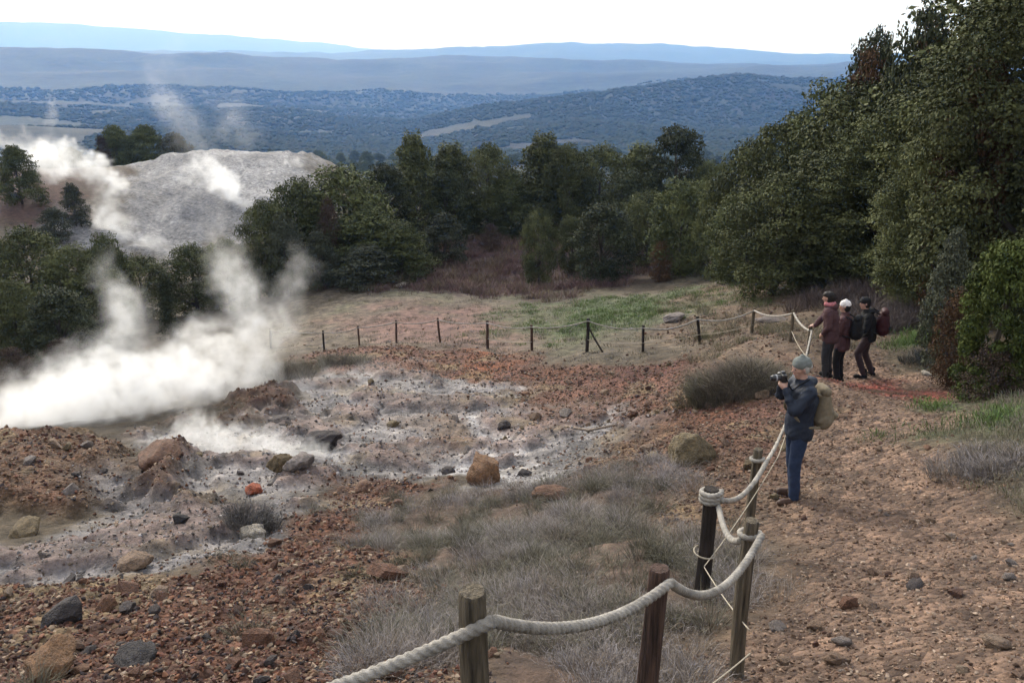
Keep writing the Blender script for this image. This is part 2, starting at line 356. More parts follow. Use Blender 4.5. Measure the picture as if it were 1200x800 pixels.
def ground_mat():
    m, nt, bs = new_mat('ground_soil')
    co = objcoord(nt)
    at = N(nt, 'ShaderNodeAttribute', attribute_name='albedo')
    mk = N(nt, 'ShaderNodeAttribute', attribute_name='masks')     # r rocky, g wet mud, b far land
    sp = N(nt, 'ShaderNodeSeparateColor'); nt.links.new(mk.outputs['Color'], sp.inputs[0])
    base = at.outputs['Color']
    # grains and pebbles
    n1 = N(nt, 'ShaderNodeTexNoise', Scale=3.0, Detail=8.0, Roughness=.68); nt.links.new(co, n1.inputs['Vector'])
    base = mixc(nt, 'MULTIPLY', 1.0, base, ramp(nt, n1.outputs[0], [(.30, (.38, .38, .39)), (.5, (1, 1, 1)), (.70, (1.8, 1.75, 1.68))]))
    vo = N(nt, 'ShaderNodeTexVoronoi', Scale=16.0, Randomness=1.0); nt.links.new(co, vo.inputs['Vector'])
    vsep = N(nt, 'ShaderNodeSeparateColor'); nt.links.new(vo.outputs['Color'], vsep.inputs[0])
    peb = ramp(nt, vsep.outputs[0], [(0, (.62, .60, .60)), (.6, (1, 1, 1)), (1, (1.45, 1.42, 1.38))])
    base = mixc(nt, 'MULTIPLY', sp.outputs[0], base, peb)
    # mud: pale dried salts over darker wet streaks
    n2 = N(nt, 'ShaderNodeTexNoise', Scale=1.8, Detail=9.0, Roughness=.72, Distortion=.6); nt.links.new(co, n2.inputs['Vector'])
    mud = mixc(nt, 'MULTIPLY', 1.0, base, ramp(nt, n2.outputs[0], [(.33, (.30, .30, .32)), (.43, (.70, .69, .72)), (.50, (1.0, .98, 1.01)), (.60, (1.2, 1.18, 1.17)), (.70, (1.6, 1.58, 1.56))]))
    base = mixc(nt, 'MIX', sp.outputs[1], base, mud)
    # far land: woodland mottling
    n3 = N(nt, 'ShaderNodeTexNoise', Scale=.02, Detail=9.0, Roughness=.7); nt.links.new(co, n3.inputs['Vector'])
    farc = mixc(nt, 'MULTIPLY', 1.0, at.outputs['Color'], ramp(nt, n3.outputs[0], [(.3, (.45, .45, .5)), (.5, (1, 1, 1)), (.72, (2.0, 1.9, 1.7))]))
    base = mixc(nt, 'MIX', sp.outputs[2], base, farc)
    nt.links.new(base, bs.inputs['Base Color'])
    rr = N(nt, 'ShaderNodeMapRange'); nt.links.new(sp.outputs[1], rr.inputs[0]); rr.inputs[3].default_value = .92; rr.inputs[4].default_value = .80
    nt.links.new(rr.outputs[0], bs.inputs['Roughness'])
    # relief
    hn = N(nt, 'ShaderNodeTexNoise', Scale=9.0, Detail=7.0, Roughness=.65); nt.links.new(co, hn.inputs['Vector'])
    vd = N(nt, 'ShaderNodeMath', operation='MULTIPLY'); nt.links.new(vo.outputs['Distance'], vd.inputs[0]); vd.inputs[1].default_value = -.7
    vm = N(nt, 'ShaderNodeMath', operation='MULTIPLY'); nt.links.new(vd.outputs[0], vm.inputs[0]); nt.links.new(sp.outputs[0], vm.inputs[1])
    ad = N(nt, 'ShaderNodeMath', operation='ADD'); nt.links.new(hn.outputs[0], ad.inputs[0]); nt.links.new(vm.outputs[0], ad.inputs[1])
    b = N(nt, 'ShaderNodeBump', Strength=.9, Distance=.09); nt.links.new(ad.outputs[0], b.inputs['Height'])
    b2 = N(nt, 'ShaderNodeBump', Strength=1.0, Distance=14.0); nt.links.new(n3.outputs[0], b2.inputs['Height'])
    mn = N(nt, 'ShaderNodeMix', data_type='VECTOR'); nt.links.new(sp.outputs[2], mn.inputs[0]); nt.links.new(b.outputs[0], mn.inputs[4]); nt.links.new(b2.outputs[0], mn.inputs[5])
    nt.links.new(mn.outputs[1], bs.inputs['Normal'])
    bs.inputs['Specular IOR Level'].default_value = .25
    return m
M_GROUND = ground_mat()

# ------------------------------------------------------------------ the ground: one sheet out to the horizon
def far_open(x, y, r):
    """where the far land is open fields rather than woodland"""
    g = 170.0
    ix = np.floor(x / g + .6 * fbm(x / 400, y / 400, 3, 91)); iy = np.floor(y / (g * 1.3) + .6 * fbm(x / 400 + 9, y / 400, 3, 92))
    cell = _hash(ix, iy, 7); cell2 = _hash(ix, iy, 8)
    openp = sstep(.05, .32, fbm(x / 1300 + 2.2, y / 1300 + 1.1, 3, 93) + .12 * sstep(4600, 9000, r)) * .05 + .0
    return (cell < openp) & (r > 500), cell2
def build_ground():
    rr = np.concatenate([np.geomspace(.7, 3.4, 40)[:-1], np.geomspace(3.4, 30, 310)[:-1], np.geomspace(30, 62, 85), np.geomspace(62, 210, 95)[1:], np.geomspace(210, 19500, 190)[1:]])
    th = np.concatenate([np.linspace(-180, -42, 44)[:-1], np.linspace(-42, 42, 500), np.linspace(42, 180, 44)[1:-1]])
    th = np.radians(th); nr, nt_ = len(rr), len(th)
    RR, TH = np.meshgrid(rr, th, indexing='ij')
    x = (RR * np.sin(TH)).ravel(); y = (RR * np.cos(TH)).ravel()
    r = RR.ravel(); near = r < 175
    w = {k: np.zeros(len(x)) for k in ORDER}
    wn_ = zone_w(ORDER, x[near], y[near])
    for k in ORDER: w[k][near] = wn_[k]
    z = H0(x, y)
    z[near] += relief(x[near], y[near], wn_)
    # base colour
    nz = fbm(x * .35, y * .35, 4, 71); nz2 = fbm(x * 1.7, y * 1.7, 4, 72)
    c = np.empty((len(x), 3)); c[:] = (.055, .042, .028)
    c *= (1 + .35 * nz)[:, None]
    for k in ORDER:
        a = np.array(ALB[k]); v = a[None] * (1 + .28 * nz2 + .18 * nz)[:, None]
        c = c * (1 - w[k][:, None]) + v * w[k][:, None]
    # stains: iron reds and sulphur yellows over the pit
    pit = np.clip(w['slope'] + w['rubble'] + w['mound'] + w['mud'] * .65 + w['mudl'] * .65, 0, 1)
    st = sstep(.08, .34, fbm(x * .8 + 7, y * .8, 4, 81)) * pit
    c = c * (1 - .8 * st[:, None]) + np.array((.098, .044, .026)) * (.8 * st[:, None])
    st = sstep(.20, .42, fbm(x * 1.0 - 7, y * 1.0, 4, 82)) * pit
    c = c * (1 - .7 * st[:, None]) + np.array((.150, .115, .066)) * (.7 * st[:, None])
    dk = sstep(.16, .40, fbm(x * .9 - 3, y * .7 + 4, 5, 83, .6)) * np.maximum(w['mud'], w['mudl'])
    c = c * (1 - .55 * dk[:, None]) + np.array((.042, .040, .039)) * (.55 * dk[:, None])
    dk = sstep(.05, .30, fbm(x * .16 - 3, y * .10 + 4, 5, 85, .6)) * w['whitemud']
    c = c * (1 - .6 * dk[:, None]) + np.array((.060, .060, .066)) * (.6 * dk[:, None])
    gp = sstep(.1, .35, fbm(x * .5 + 20, y * .5, 4, 84)) * (w['clearing'] * .6 + w['verge'] * .5) * (1 - w['pink'])
    c = c * (1 - .5 * gp[:, None]) + np.array((.064, .078, .036)) * (.5 * gp[:, None])
    # far land: woodland, with paler fields and clearings here and there
    far = sstep(150, 260, r)
    fld, cell2 = far_open(x, y, r)
    wood = np.array((.013, .020, .015)) * (1 + .7 * fbm(x / 130, y / 130, 4, 94))[:, None]
    wood = wood + np.array((.008, .005, .004)) * sstep(0, .4, fbm(x / 300 + 4, y / 300, 3, 95))[:, None]
    fcol = np.where((cell2 < .5)[:, None], np.array((.030, .032, .023)), np.array((.024, .032, .020)))
    fc = np.where(fld[:, None], fcol, wood)
    c = c * (1 - far[:, None]) + fc * far[:, None]
    c = np.clip(c, .012, .8)
    masks = np.stack([np.clip(.15 + w['slope'] * .7 + w['rubble'] + w['mound'] + w['path'] * .9 + w['ochre'], 0, 1) * (1 - np.maximum(w['mud'], w['mudl']) * .8),
                      np.clip(np.maximum(np.maximum(w['mud'], w['mudl']), w['whitemud'] * .8) * (1 - .5 * w['tanmud']) * (1 - w['rubble']), 0, 1), far], 1)
    verts = np.stack([x, y, z], 1)
    idx = np.arange(nr * nt_).reshape(nr, nt_)
    a = idx[:-1]; b = idx[1:]
    q = np.stack([a, np.roll(a, -1, 1), np.roll(b, -1, 1), b], -1).reshape(-1, 4)
    # close the hole under the camera with a small patch
    ctr = len(verts); verts = np.vstack([verts, [[0, 0, float(z[:nt_].mean())]]])
    half = nt_ // 2
    ring = idx[0]
    k = np.arange(0, nt_ - 1, 2)
    qq = np.stack([ring[(k + 2) % nt_], ring[(k + 1) % nt_], ring[k], np.full(len(k), ctr)], 1)
    q = np.vstack([q[:, ::-1], qq[:, ::1]])
    me = mesh_np('ground', verts, q[:, ::-1] if False else q)
    col_attr(me, 'albedo', np.vstack([c, c[:1]])); col_attr(me, 'masks', np.vstack([masks, masks[:1]]))
    o = link('ground', me, M_GROUND)
    tag(o, 'bare volcanic ground falling from the stony path to the pit and on to far wooded hills', None, None, 'structure')
    return float(verts[:, 2].min()), o
Z_LOW, GROUND = build_ground()

# ------------------------------------------------------------------ trees and shrubs
def leaf_mat(name, lo, hi, rough=.75):
    m, nt, bs = new_mat(name)
    at = N(nt, 'ShaderNodeAttribute', attribute_name='shade')
    oi = N(nt, 'ShaderNodeObjectInfo')
    sp = N(nt, 'ShaderNodeSeparateColor'); nt.links.new(at.outputs['Color'], sp.inputs[0])
    c = ramp(nt, sp.outputs[0], [(0, lo), (1, hi)])
    ov = N(nt, 'ShaderNodeMapRange'); nt.links.new(oi.outputs['Random'], ov.inputs[0]); ov.inputs[3].default_value = .75; ov.inputs[4].default_value = 1.25
    cc = N(nt, 'ShaderNodeCombineColor')
    for i in range(3): nt.links.new(ov.outputs[0], cc.inputs[i])
    c = mixc(nt, 'MULTIPLY', 1.0, c, cc.outputs[0])
    nt.links.new(c, bs.inputs['Base Color'])
    bs.inputs['Roughness'].default_value = rough
    bs.inputs['Specular IOR Level'].default_value = .10
    return m
M_OAK = leaf_mat('holm_oak_leaves', (.025, .030, .013), (.128, .136, .056))
M_OLIVE = leaf_mat('pale_oak_leaves', (.032, .040, .016), (.120, .130, .052))
M_DARK = leaf_mat('dark_leaves', (.017, .021, .012), (.072, .080, .040))
M_BROWN = leaf_mat('withered_leaves', (.045, .026, .015), (.135, .078, .042), .8)
M_BRIGHT = leaf_mat('bright_green_leaves', (.024, .034, .009), (.095, .115, .030))
M_GREY = leaf_mat('grey_green_leaves', (.030, .034, .022), (.095, .100, .065))
M_BARE = leaf_mat('bare_brown_twigs', (.030, .020, .016), (.080, .056, .044), .9)
M_BARK = simple_mat('grey_bark', (.060, .050, .042), .9, 6, .45, .8, 14, stretch=(1, 1, .25), dist=.03)

def tube_np(pts, radii, n=7, cap=True):
    """tapered tube along a polyline: verts, quads (ends closed by collapsing)"""
    P = np.asarray(pts, float); m = len(P); radii = np.asarray(radii, float)
    T = np.gradient(P, axis=0); T /= np.linalg.norm(T, axis=1)[:, None] + 1e-9
    ref = np.array([0, 0, 1.0]) if abs(T[0][2]) < .9 else np.array([1.0, 0, 0])
    A = np.empty_like(P); B = np.empty_like(P)
    a = np.cross(T[0], ref); a /= np.linalg.norm(a)
    for i in range(m):
        a = a - T[i] * a.dot(T[i]); a /= np.linalg.norm(a) + 1e-9
        A[i] = a; B[i] = np.cross(T[i], a)
    th = np.arange(n) / n * 2 * np.pi
    V = P[:, None] + radii[:, None, None] * (np.cos(th)[None, :, None] * A[:, None] + np.sin(th)[None, :, None] * B[:, None])
    V = V.reshape(-1, 3)
    i = np.arange(m - 1)[:, None] * n; j = np.arange(n)[None]; j2 = (j + 1) % n
    F = np.stack([i + j, i + j2, i + n + j2, i + n + j], -1).reshape(-1, 4)
    if cap:
        c0, c1 = len(V), len(V) + 1
        V = np.vstack([V, P[:1], P[-1:]])
        k = np.arange(n); k2 = (k + 1) % n; e = (m - 1) * n
        F = np.vstack([F, np.stack([np.full(n, c0), k2, k, k], -1)[:, [0, 1, 2, 2]], np.stack([np.full(n, c1), e + k, e + k2, e + k2], -1)])
    return V, F
def join_np(parts):
    V = []; F = []; o = 0
    for v, f in parts:
        V.append(v); F.append(f + o); o += len(v)
    return np.vstack(V), np.vstack(F)
def tri_fix(F):
    """quads that repeat a corner become clean triangles: return (tris)"""
    a, b, c, d_ = F.T
    t1 = np.stack([a, b, c], -1); t2 = np.stack([a, c, d_], -1)
    ok2 = (c != d_) & (a != d_)
    return np.vstack([t1, t2[ok2]])

def leaves_np(rng, lobes, per, size, gap=.0, up=.35):
    """leaf quads through ellipsoid lobes: (cx,cy,cz,rx,ry,rz)"""
    L = np.asarray(lobes, float)
    area = (L[:, 3] * L[:, 4] + L[:, 3] * L[:, 5] + L[:, 4] * L[:, 5]); prob = area / area.sum()
    n = per
    k = rng.choice(len(L), n, p=prob)
    dr = rng.normal(size=(n, 3)); dr /= np.linalg.norm(dr, axis=1)[:, None]
    dr[:, 2] = np.where((dr[:, 2] < 0) & (rng.random(n) < .45), -dr[:, 2], dr[:, 2])
    rad = 1 - np.abs(rng.normal(size=n)) * .20
    # ragged surface: twigs that reach out in some directions
    ph = L[k, 0] * 3.1 + L[k, 1] * 1.7
    rag = .24 * np.sin(dr[:, 0] * 7 + ph) * np.sin(dr[:, 1] * 6 + ph * 1.3) + .20 * np.sin(dr[:, 2] * 9 + ph * 2)
    rad = rad * (1 + rag)
    C = L[k, :3] + dr * rad[:, None] * L[k, 3:6]
    nrm = dr + np.array([0, 0, up]) + rng.normal(size=(n, 3)) * .75
    nrm /= np.linalg.norm(nrm, axis=1)[:, None]
    t = np.cross(nrm, rng.normal(size=(n, 3))); t /= np.linalg.norm(t, axis=1)[:, None] + 1e-9
    b = np.cross(nrm, t)
    s = size * rng.uniform(.6, 1.35, n)[:, None]
    V = np.stack([C - t * s, C + b * s * .55 + t * s * .1, C + t * s, C - b * s * .55 + t * s * .1], 1).reshape(-1, 3)
    F = np.arange(n * 4).reshape(n, 4)
    lob = rng.uniform(0, 1, len(L))[k]
    sh = np.clip(.12 + .50 * lob ** 1.5 + np.abs(rng.normal(size=n)) * .17, 0, 1)
    return V, F, np.repeat(sh, 4)

TREE_KINDS = {}
def make_kind(key, seed, shape, nl, per, leaf, mat, trunk=True, lobe=(.20, .34), asp=.8):
    """meshes of one kind of tree, 1 high and asp wide (scaled when placed)"""
    rng = np.random.default_rng(seed)
    lobes = []
    def prof(t):
        if shape == 'round': return .5 * math.sqrt(max(.02, 1 - (abs(t - .46) / .56) ** 2.4))
        if shape == 'tall': return .5 * (max(.03, math.sin(math.pi * min(1, (t * .92 + .10) ** .8)))) ** .7
        if shape == 'cone': return .5 * (1.03 - t) ** .75
        if shape == 'umbrella': return .5 * max(.05, math.sin(math.pi * min(1, max(0, (t - .25) / .75)))) ** .6
        return .5 * math.sqrt(max(.03, 1 - t * t * .97))     # dome
    for i in range(nl):
        t = (i + rng.random()) / nl
        if shape == 'umbrella': t = .32 + .66 * t
        a = i * 2.399 + rng.random() * .8
        lr = rng.uniform(*lobe)
        p = prof(t)
        rad = max(0, p - lr * .62) * rng.uniform(.75, 1.08)
        z = .03 + t * .93
        lobes.append((rad * math.cos(a), rad * math.sin(a), min(z, 1 - lr * .42), lr * .62, lr * .62, lr * rng.uniform(.34, .5)))
    lobes = [(a * asp, b * asp, c, d_ * asp, e * asp, f) for a, b, c, d_, e, f in lobes]
    V, F, sh = leaves_np(rng, lobes, per, leaf)
    crown = mesh_np(key + '_crown', V, F, False)
    col_attr(crown, 'shade', np.stack([sh, sh, sh], 1)); crown.materials.append(mat)
    tr = None
    if trunk:
        parts = []
        top = .72
        pts = [(0.012 * math.sin(k * 1.7 + seed), 0.012 * math.cos(k * 2.1), z) for k, z in enumerate(np.linspace(-.04, top, 7))]
        parts.append(tube_np(pts, np.linspace(.030, .008, 7), 8))
        for i in rng.choice(nl, min(8, nl), replace=False):
            lx, ly, lz = lobes[i][:3]
            z0 = max(.06, lz * .45)
            pts = [(0, 0, z0), (lx * .45, ly * .45, z0 + (lz - z0) * .35), (lx * .95, ly * .95, lz)]
            parts.append(tube_np(pts, [.014, .009, .004], 6))
        v, f = join_np(parts)
        tr = mesh_np(key + '_trunk', v, tri_fix(f)); tr.materials.append(M_BARK)
    TREE_KINDS[key] = (crown, tr, asp)
make_kind('oak', 1, 'round', 42, 27000, .0105, M_OAK, lobe=(.16, .30), asp=.85)
make_kind('oak2', 2, 'round', 48, 27000, .0105, M_OAK, lobe=(.14, .26), asp=.85)
make_kind('pale', 3, 'round', 34, 22000, .0125, M_OLIVE, asp=.9)
make_kind('tall', 4, 'tall', 40, 22000, .0105, M_OAK, lobe=(.24, .40), asp=.6)
make_kind('dark', 5, 'round', 28, 20000, .0120, M_DARK, asp=.8)
make_kind('cypress', 6, 'cone', 26, 9000, .0100, M_DARK, lobe=(.3, .42), asp=.35)
make_kind('dome', 7, 'dome', 22, 12000, .0190, M_GREY, asp=1.3)
make_kind('domeg', 8, 'dome', 26, 18000, .0170, M_OLIVE, asp=1.3)
make_kind('brown', 9, 'round', 26, 10000, .0130, M_BROWN, asp=.7)
make_kind('bare', 10, 'dome', 24, 8000, .0150, M_BARE, asp=1.2)
make_kind('bright', 11, 'round', 44, 26000, .0135, M_BRIGHT, lobe=(.14, .26), asp=.75)
make_kind('nearoak', 12, 'round', 95, 86000, .0060, M_OAK, lobe=(.10, .20), asp=.8)
make_kind('nearbrown', 13, 'round', 44, 20000, .0085, M_BROWN, lobe=(.12, .24), asp=.6)
make_kind('pine', 14, 'umbrella', 16, 4200, .0150, M_DARK, lobe=(.16, .26), asp=.8)
make_kind('grey', 15, 'tall', 34, 18000, .0125, M_GREY, lobe=(.2, .34), asp=.7)

def plant(name, cat, kind, x, y, h, w, label, group=None, rz=None, sink=.02, first={}):
    """a tree or shrub: Empty at its foot > trunk, crown"""
    rng = random.Random(int(x * 131 + y * 17))
    crown, tr, asp = TREE_KINDS[kind]
    w = w / asp
    o = empty(name, (x, y, h1(x, y) - h * sink), rng.uniform(0, 6.28) if rz is None else rz, (w, w, h * (1 + sink)))
    tag(o, label, cat, group)
    link('crown', crown, None, o)
    if tr is not None: link('trunk', tr, None, o)
    return o

G_MID = 'evergreen oaks beyond the clearing'
G_SLOPE = 'evergreen oaks on the wooded slope'
G_RAVINE = 'evergreen oaks in the ravine behind the steam'
TREES = [
 # far side of the clearing
 ('oak_tree', 'tree', 'pale', -10.00, 50.67, 6.36, 6.89, 'pale olive rounded oak at the near end of the treeline, beside the grey mud mound', G_MID),
 ('oak_tree', 'tree', 'pale', -12.50, 49.41, 6.20, 4.90, 'broad pale oak in front of the grey mud mound, next to the steam', G_MID),
 ('oak_tree', 'tree', 'oak', -13.77, 47.04, 5.44, 3.76, 'dull green oak at the foot of the mud mound, half veiled by steam', G_MID),
 ('oak_tree', 'tree', 'dark', -8.30, 55.81, 5.78, 3.67, 'narrow dark oak just before the tallest pointed tree of the treeline', G_MID),
 ('pointed_tree', 'tree', 'tall', -6.67, 58.41, 7.55, 4.30, 'tall slender dark tree with a fresh green pointed top in the treeline', G_MID),
 ('oak_tree', 'tree', 'tall', -4.31, 60.26, 6.63, 4.96, 'tall dense oak next to the slender green-tipped tree', G_MID),
 ('oak_tree', 'tree', 'dark', -4.52, 58.71, 4.98, 3.48, 'low round black-green oak under the tall dense oak', G_MID),
 ('oak_tree', 'tree', 'oak', -1.68, 61.30, 6.40, 4.87, 'upright oak in the middle of the treeline behind a pale rounded one', G_MID),
 ('oak_tree', 'tree', 'pale', 0.00, 60.68, 4.49, 4.44, 'pale rounded oak standing at the top of the brown bracken', G_MID),
 ('oak_tree', 'tree', 'tall', 2.28, 61.49, 7.05, 5.57, 'high oak with a brownish flat top in the treeline', G_MID),
 ('oak_tree', 'tree', 'oak2', 3.77, 59.22, 6.47, 4.21, 'oak between the brownish flat topped one and a round dark one', G_MID),
 ('oak_tree', 'tree', 'oak', 6.30, 61.30, 6.43, 5.74, 'wide oak behind the round dark one in the treeline', G_MID),
 ('oak_tree', 'tree', 'dark', 7.29, 54.66, 5.17, 3.45, 'small round dark oak in front of the wide treeline oak', G_MID),
 ('oak_tree', 'tree', 'tall', 9.27, 62.28, 6.15, 4.78, 'oak leaning on the highest dark crown of the treeline', G_MID),
 ('oak_tree', 'tree', 'dark', 11.31, 59.62, 7.30, 5.38, 'highest dark crown of the treeline, rising against the blue valley', G_MID),
 ('oak_tree', 'tree', 'oak2', 13.39, 57.88, 4.85, 3.80, 'oak behind the pale one where the treeline meets the wooded slope', G_MID),
 ('oak_tree', 'tree', 'oak', 1.50, 46.91, 4.31, 2.26, 'single round bush-like oak standing free in front of the treeline', G_MID),
 ('oak_tree', 'tree', 'dark', 4.92, 46.01, 4.34, 3.96, 'broad dark oak with foliage to the ground at the clearing edge', G_MID),
 ('oak_tree', 'tree', 'oak2', 3.60, 49.76, 3.33, 2.30, 'small dark oak squeezed between the free bush and the broad dark oak', G_MID),
 ('oak_tree', 'tree', 'pale', 8.89, 44.37, 5.01, 4.21, 'pale green oak at the corner of the clearing above the grassy patch', G_MID),
 ('oak_tree', 'tree', 'oak', 7.94, 49.21, 4.29, 3.84, 'oak filling the gap beside the pale green corner oak', G_MID),
 ('oak_tree', 'tree', 'oak', 10.04, 41.44, 5.09, 2.71, 'full green oak at the foot of the wooded slope', G_MID),
 ('oak_tree', 'tree', 'oak2', -2.44, 61.17, 2.85, 3.17, 'low dark oak at the head of the bracken', G_MID),
 # low scrub in front of the treeline
 ('shrub', 'shrub', 'domeg', -8.16, 47.91, 3.87, 6.68, 'large domed green shrub before the treeline near the steam', 'shrubs before the treeline'),
 ('shrub', 'shrub', 'domeg', -6.11, 46.66, 3.18, 4.50, 'lower domed green shrub bordering the brown bracken', 'shrubs before the treeline'),
 ('shrub', 'shrub', 'dome', -4.16, 51.82, 3.09, 3.47, 'small dark cushion shrub at the top of the bracken', 'shrubs before the treeline'),
 ('shrub', 'shrub', 'dome', -12.42, 45.81, 4.46, 3.22, 'grey-green shrub seen through thin steam', 'shrubs before the treeline'),
 ('shrub', 'shrub', 'bare', -10.20, 47.10, 4.76, 2.04, 'leafless reddish brown shrub between green ones', 'shrubs before the treeline'),
 ('shrub', 'shrub', 'dome', -10.49, 45.52, 3.14, 2.76, 'grey-green shrub under the leafless reddish one', 'shrubs before the treeline'),
 ('shrub', 'shrub', 'dome', -7.82, 45.29, 2.14, 4.67, 'low grey shrub along the back edge of the clearing', 'shrubs before the treeline'),
 ('shrub', 'shrub', 'brown', 7.70, 43.38, 2.09, 1.40, 'rusty brown young shrub under the corner oak', 'shrubs before the treeline'),
 ('shrub', 'shrub', 'bare', -1.40, 55.59, 1.76, 1.90, 'dark bare shrub among the bracken', 'shrubs before the treeline'),
 # wooded slope
 ('oak_tree', 'tree', 'oak', 10.83, 38.88, 6.21, 4.15, 'oak at the lower end of the wooded slope with a crown to the ground', G_SLOPE),
 ('oak_tree', 'tree', 'pale', 9.65, 36.12, 3.81, 3.00, 'pale low oak at the foot of the wooded slope', G_SLOPE),
 ('oak_tree', 'tree', 'oak2', 11.55, 36.09, 6.49, 5.25, 'oak on the slope just above the lowest one', G_SLOPE),
 ('oak_tree', 'tree', 'oak', 9.60, 30.32, 4.36, 4.29, 'large dark oak whose shade falls on the back of the clearing', G_SLOPE),
 ('oak_tree', 'tree', 'pale', 13.09, 35.50, 7.50, 5.10, 'paler oak on the crest of the slope below the dark pointed crown', G_SLOPE),
 ('oak_tree', 'tree', 'dark', 14.62, 36.17, 9.36, 2.92, 'dark pointed crown standing alone against the white sky', G_SLOPE),
 ('oak_tree', 'tree', 'oak', 13.02, 32.37, 7.02, 5.89, 'thick oak under the dark pointed crown', G_SLOPE),
 ('oak_tree', 'tree', 'brown', 14.07, 35.32, 8.32, 2.55, 'withered oak with rust coloured leaves half hidden on the slope', G_SLOPE),
 ('oak_tree', 'tree', 'oak2', 11.70, 30.65, 4.97, 5.70, 'wide dark oak behind the three hikers', G_SLOPE),
 ('pine_tree', 'tree', 'pine', 13.28, 29.08, 9.19, 2.97, 'thin see-through pine crown against the sky at the top of the slope', None),
 ('oak_tree', 'tree', 'oak', 14.94, 31.70, 7.70, 6.00, 'oak under the thin pine crown', G_SLOPE),
 ('oak_tree', 'tree', 'brown', 14.94, 32.04, 8.79, 3.00, 'rust brown oak below the thin pine crown', G_SLOPE),
 ('oak_tree', 'tree', 'nearoak', 13.22, 29.05, 5.92, 6.16, 'big dark oak overhanging the grass behind the hikers', G_SLOPE),
 ('oak_tree', 'tree', 'nearoak', 13.06, 22.64, 7.80, 7.14, 'tall oak reaching above the frame over the path', G_SLOPE),
 ('oak_tree', 'tree', 'nearoak', 11.81, 23.02, 4.53, 4.28, 'low spreading oak over the dry reeds beside the path', G_SLOPE),
 ('oak_tree', 'tree', 'nearoak', 12.49, 20.29, 8.41, 6.29, 'largest nearest oak closing the view beside the path', G_SLOPE),
 ('oak_tree', 'tree', 'nearbrown', 11.20, 21.14, 6.64, 2.00, 'withered oak with hanging brown leaves above the bright ivy bush', G_SLOPE),
 ('oak_tree', 'tree', 'oak', 16.90, 28.44, 9.57, 10.40, 'oak behind the tall one, its top out of the picture', G_SLOPE),
 ('shrub', 'shrub', 'grey', 9.01, 17.04, 2.93, 1.14, 'grey-green upright shrub beside the path before the dark oaks', 'shrubs beside the path'),
 ('shrub', 'shrub', 'bright', 7.91, 13.22, 2.72, 1.39, 'bright yellow-green leafy bush at the edge of the path', 'shrubs beside the path'),
 ('shrub', 'shrub', 'brown', 8.45, 15.47, 1.88, 0.90, 'low withered shrub under the grey-green upright one', 'shrubs beside the path'),
 ('shrub', 'shrub', 'bare', 7.75, 12.89, 0.96, 1.22, 'dark leafless bramble at the foot of the bright bush', 'shrubs beside the path'),
 # ravine behind the steam
 ('oak_tree', 'tree', 'oak', -24.72, 42.61, 5.78, 4.75, 'large oak at the near end of the ravine beside the steam', G_RAVINE),
 ('oak_tree', 'tree', 'oak2', -22.09, 41.33, 4.93, 3.83, 'oak with a flattened crown in the ravine', G_RAVINE),
 ('oak_tree', 'tree', 'dark', -19.91, 35.83, 3.43, 3.29, 'round dark oak low in the ravine next to the steam', G_RAVINE),
 ('oak_tree', 'tree', 'oak', -22.50, 36.91, 3.84, 2.92, 'oak cut by the picture edge low in the ravine', G_RAVINE),
 ('oak_tree', 'tree', 'pale', -22.08, 45.46, 5.08, 2.76, 'pale oak standing up in front of the grey mud bank', G_RAVINE),
 ('oak_tree', 'tree', 'oak2', -20.58, 41.04, 3.94, 3.53, 'oak whose lower half is lost in steam', G_RAVINE),
 ('cypress_tree', 'tree', 'cypress', -16.81, 40.01, 3.43, 1.38, 'narrow black-green cypress standing up out of the white steam', None),
 ('oak_tree', 'tree', 'oak', -20.68, 46.10, 3.76, 3.95, 'low wide oak behind the narrow cypress', G_RAVINE),
 ('oak_tree', 'tree', 'pale', -17.77, 46.28, 3.90, 3.95, 'pale wide oak behind the steam below the mud mound', G_RAVINE),
 ('oak_tree', 'tree', 'oak', -15.55, 45.41, 3.94, 3.31, 'oak showing through thin steam below the mud mound', G_RAVINE),
 ('shrub', 'shrub', 'bare', -17.49, 31.35, 1.34, 2.31, 'reddish leafless scrub at the edge of the steam under the ravine oaks', 'scrub on the ravine edge'),
 ('shrub', 'shrub', 'bare', -18.29, 29.35, 1.21, 1.86, 'reddish leafless scrub cut by the picture edge', 'scrub on the ravine edge'),
 # around the mud mound
 ('shrub', 'shrub', 'domeg', -44.54, 77.60, 5.12, 4.71, 'dark shrub on the far bank above the red earth slope', 'shrubs round the mud mound'),
 ('oak_tree', 'tree', 'domeg', -52.42, 115.20, 7.62, 6.94, 'low dull oak behind the steam column at the mud mound', 'oaks behind the mud mound'),
 ('oak_tree', 'tree', 'domeg', -48.38, 115.23, 7.57, 7.39, 'highest oak behind the mud mound', 'oaks behind the mud mound'),
 ('oak_tree', 'tree', 'dome', -43.67, 112.80, 5.34, 6.60, 'oak at the shoulder of the mud mound', 'oaks behind the mud mound'),
 ('shrub', 'shrub', 'bare', -51.20, 108.69, 4.76, 2.76, 'reddish bare shrub next to the dark oak behind the mound', 'shrubs round the mud mound'),
 ('shrub', 'shrub', 'dome', -38.33, 74.49, 3.67, 2.96, 'dark scrub beside the steam column on the red slope', 'shrubs round the mud mound'),
 ('shrub', 'shrub', 'dome', -38.34, 70.89, 2.74, 3.55, 'grey scrub along the foot of the red slope', 'shrubs round the mud mound'),
 ('shrub', 'shrub', 'dome', -31.81, 64.98, 1.94, 3.70, 'grey-green shrub at the foot of the steam column', 'shrubs round the mud mound'),
 # trees that stand just beyond the view
 ('oak_tree', 'tree', 'oak2', -27.72, 41.52, 5.48, 4.62, 'oak just outside the view at the near end of the ravine', G_RAVINE),
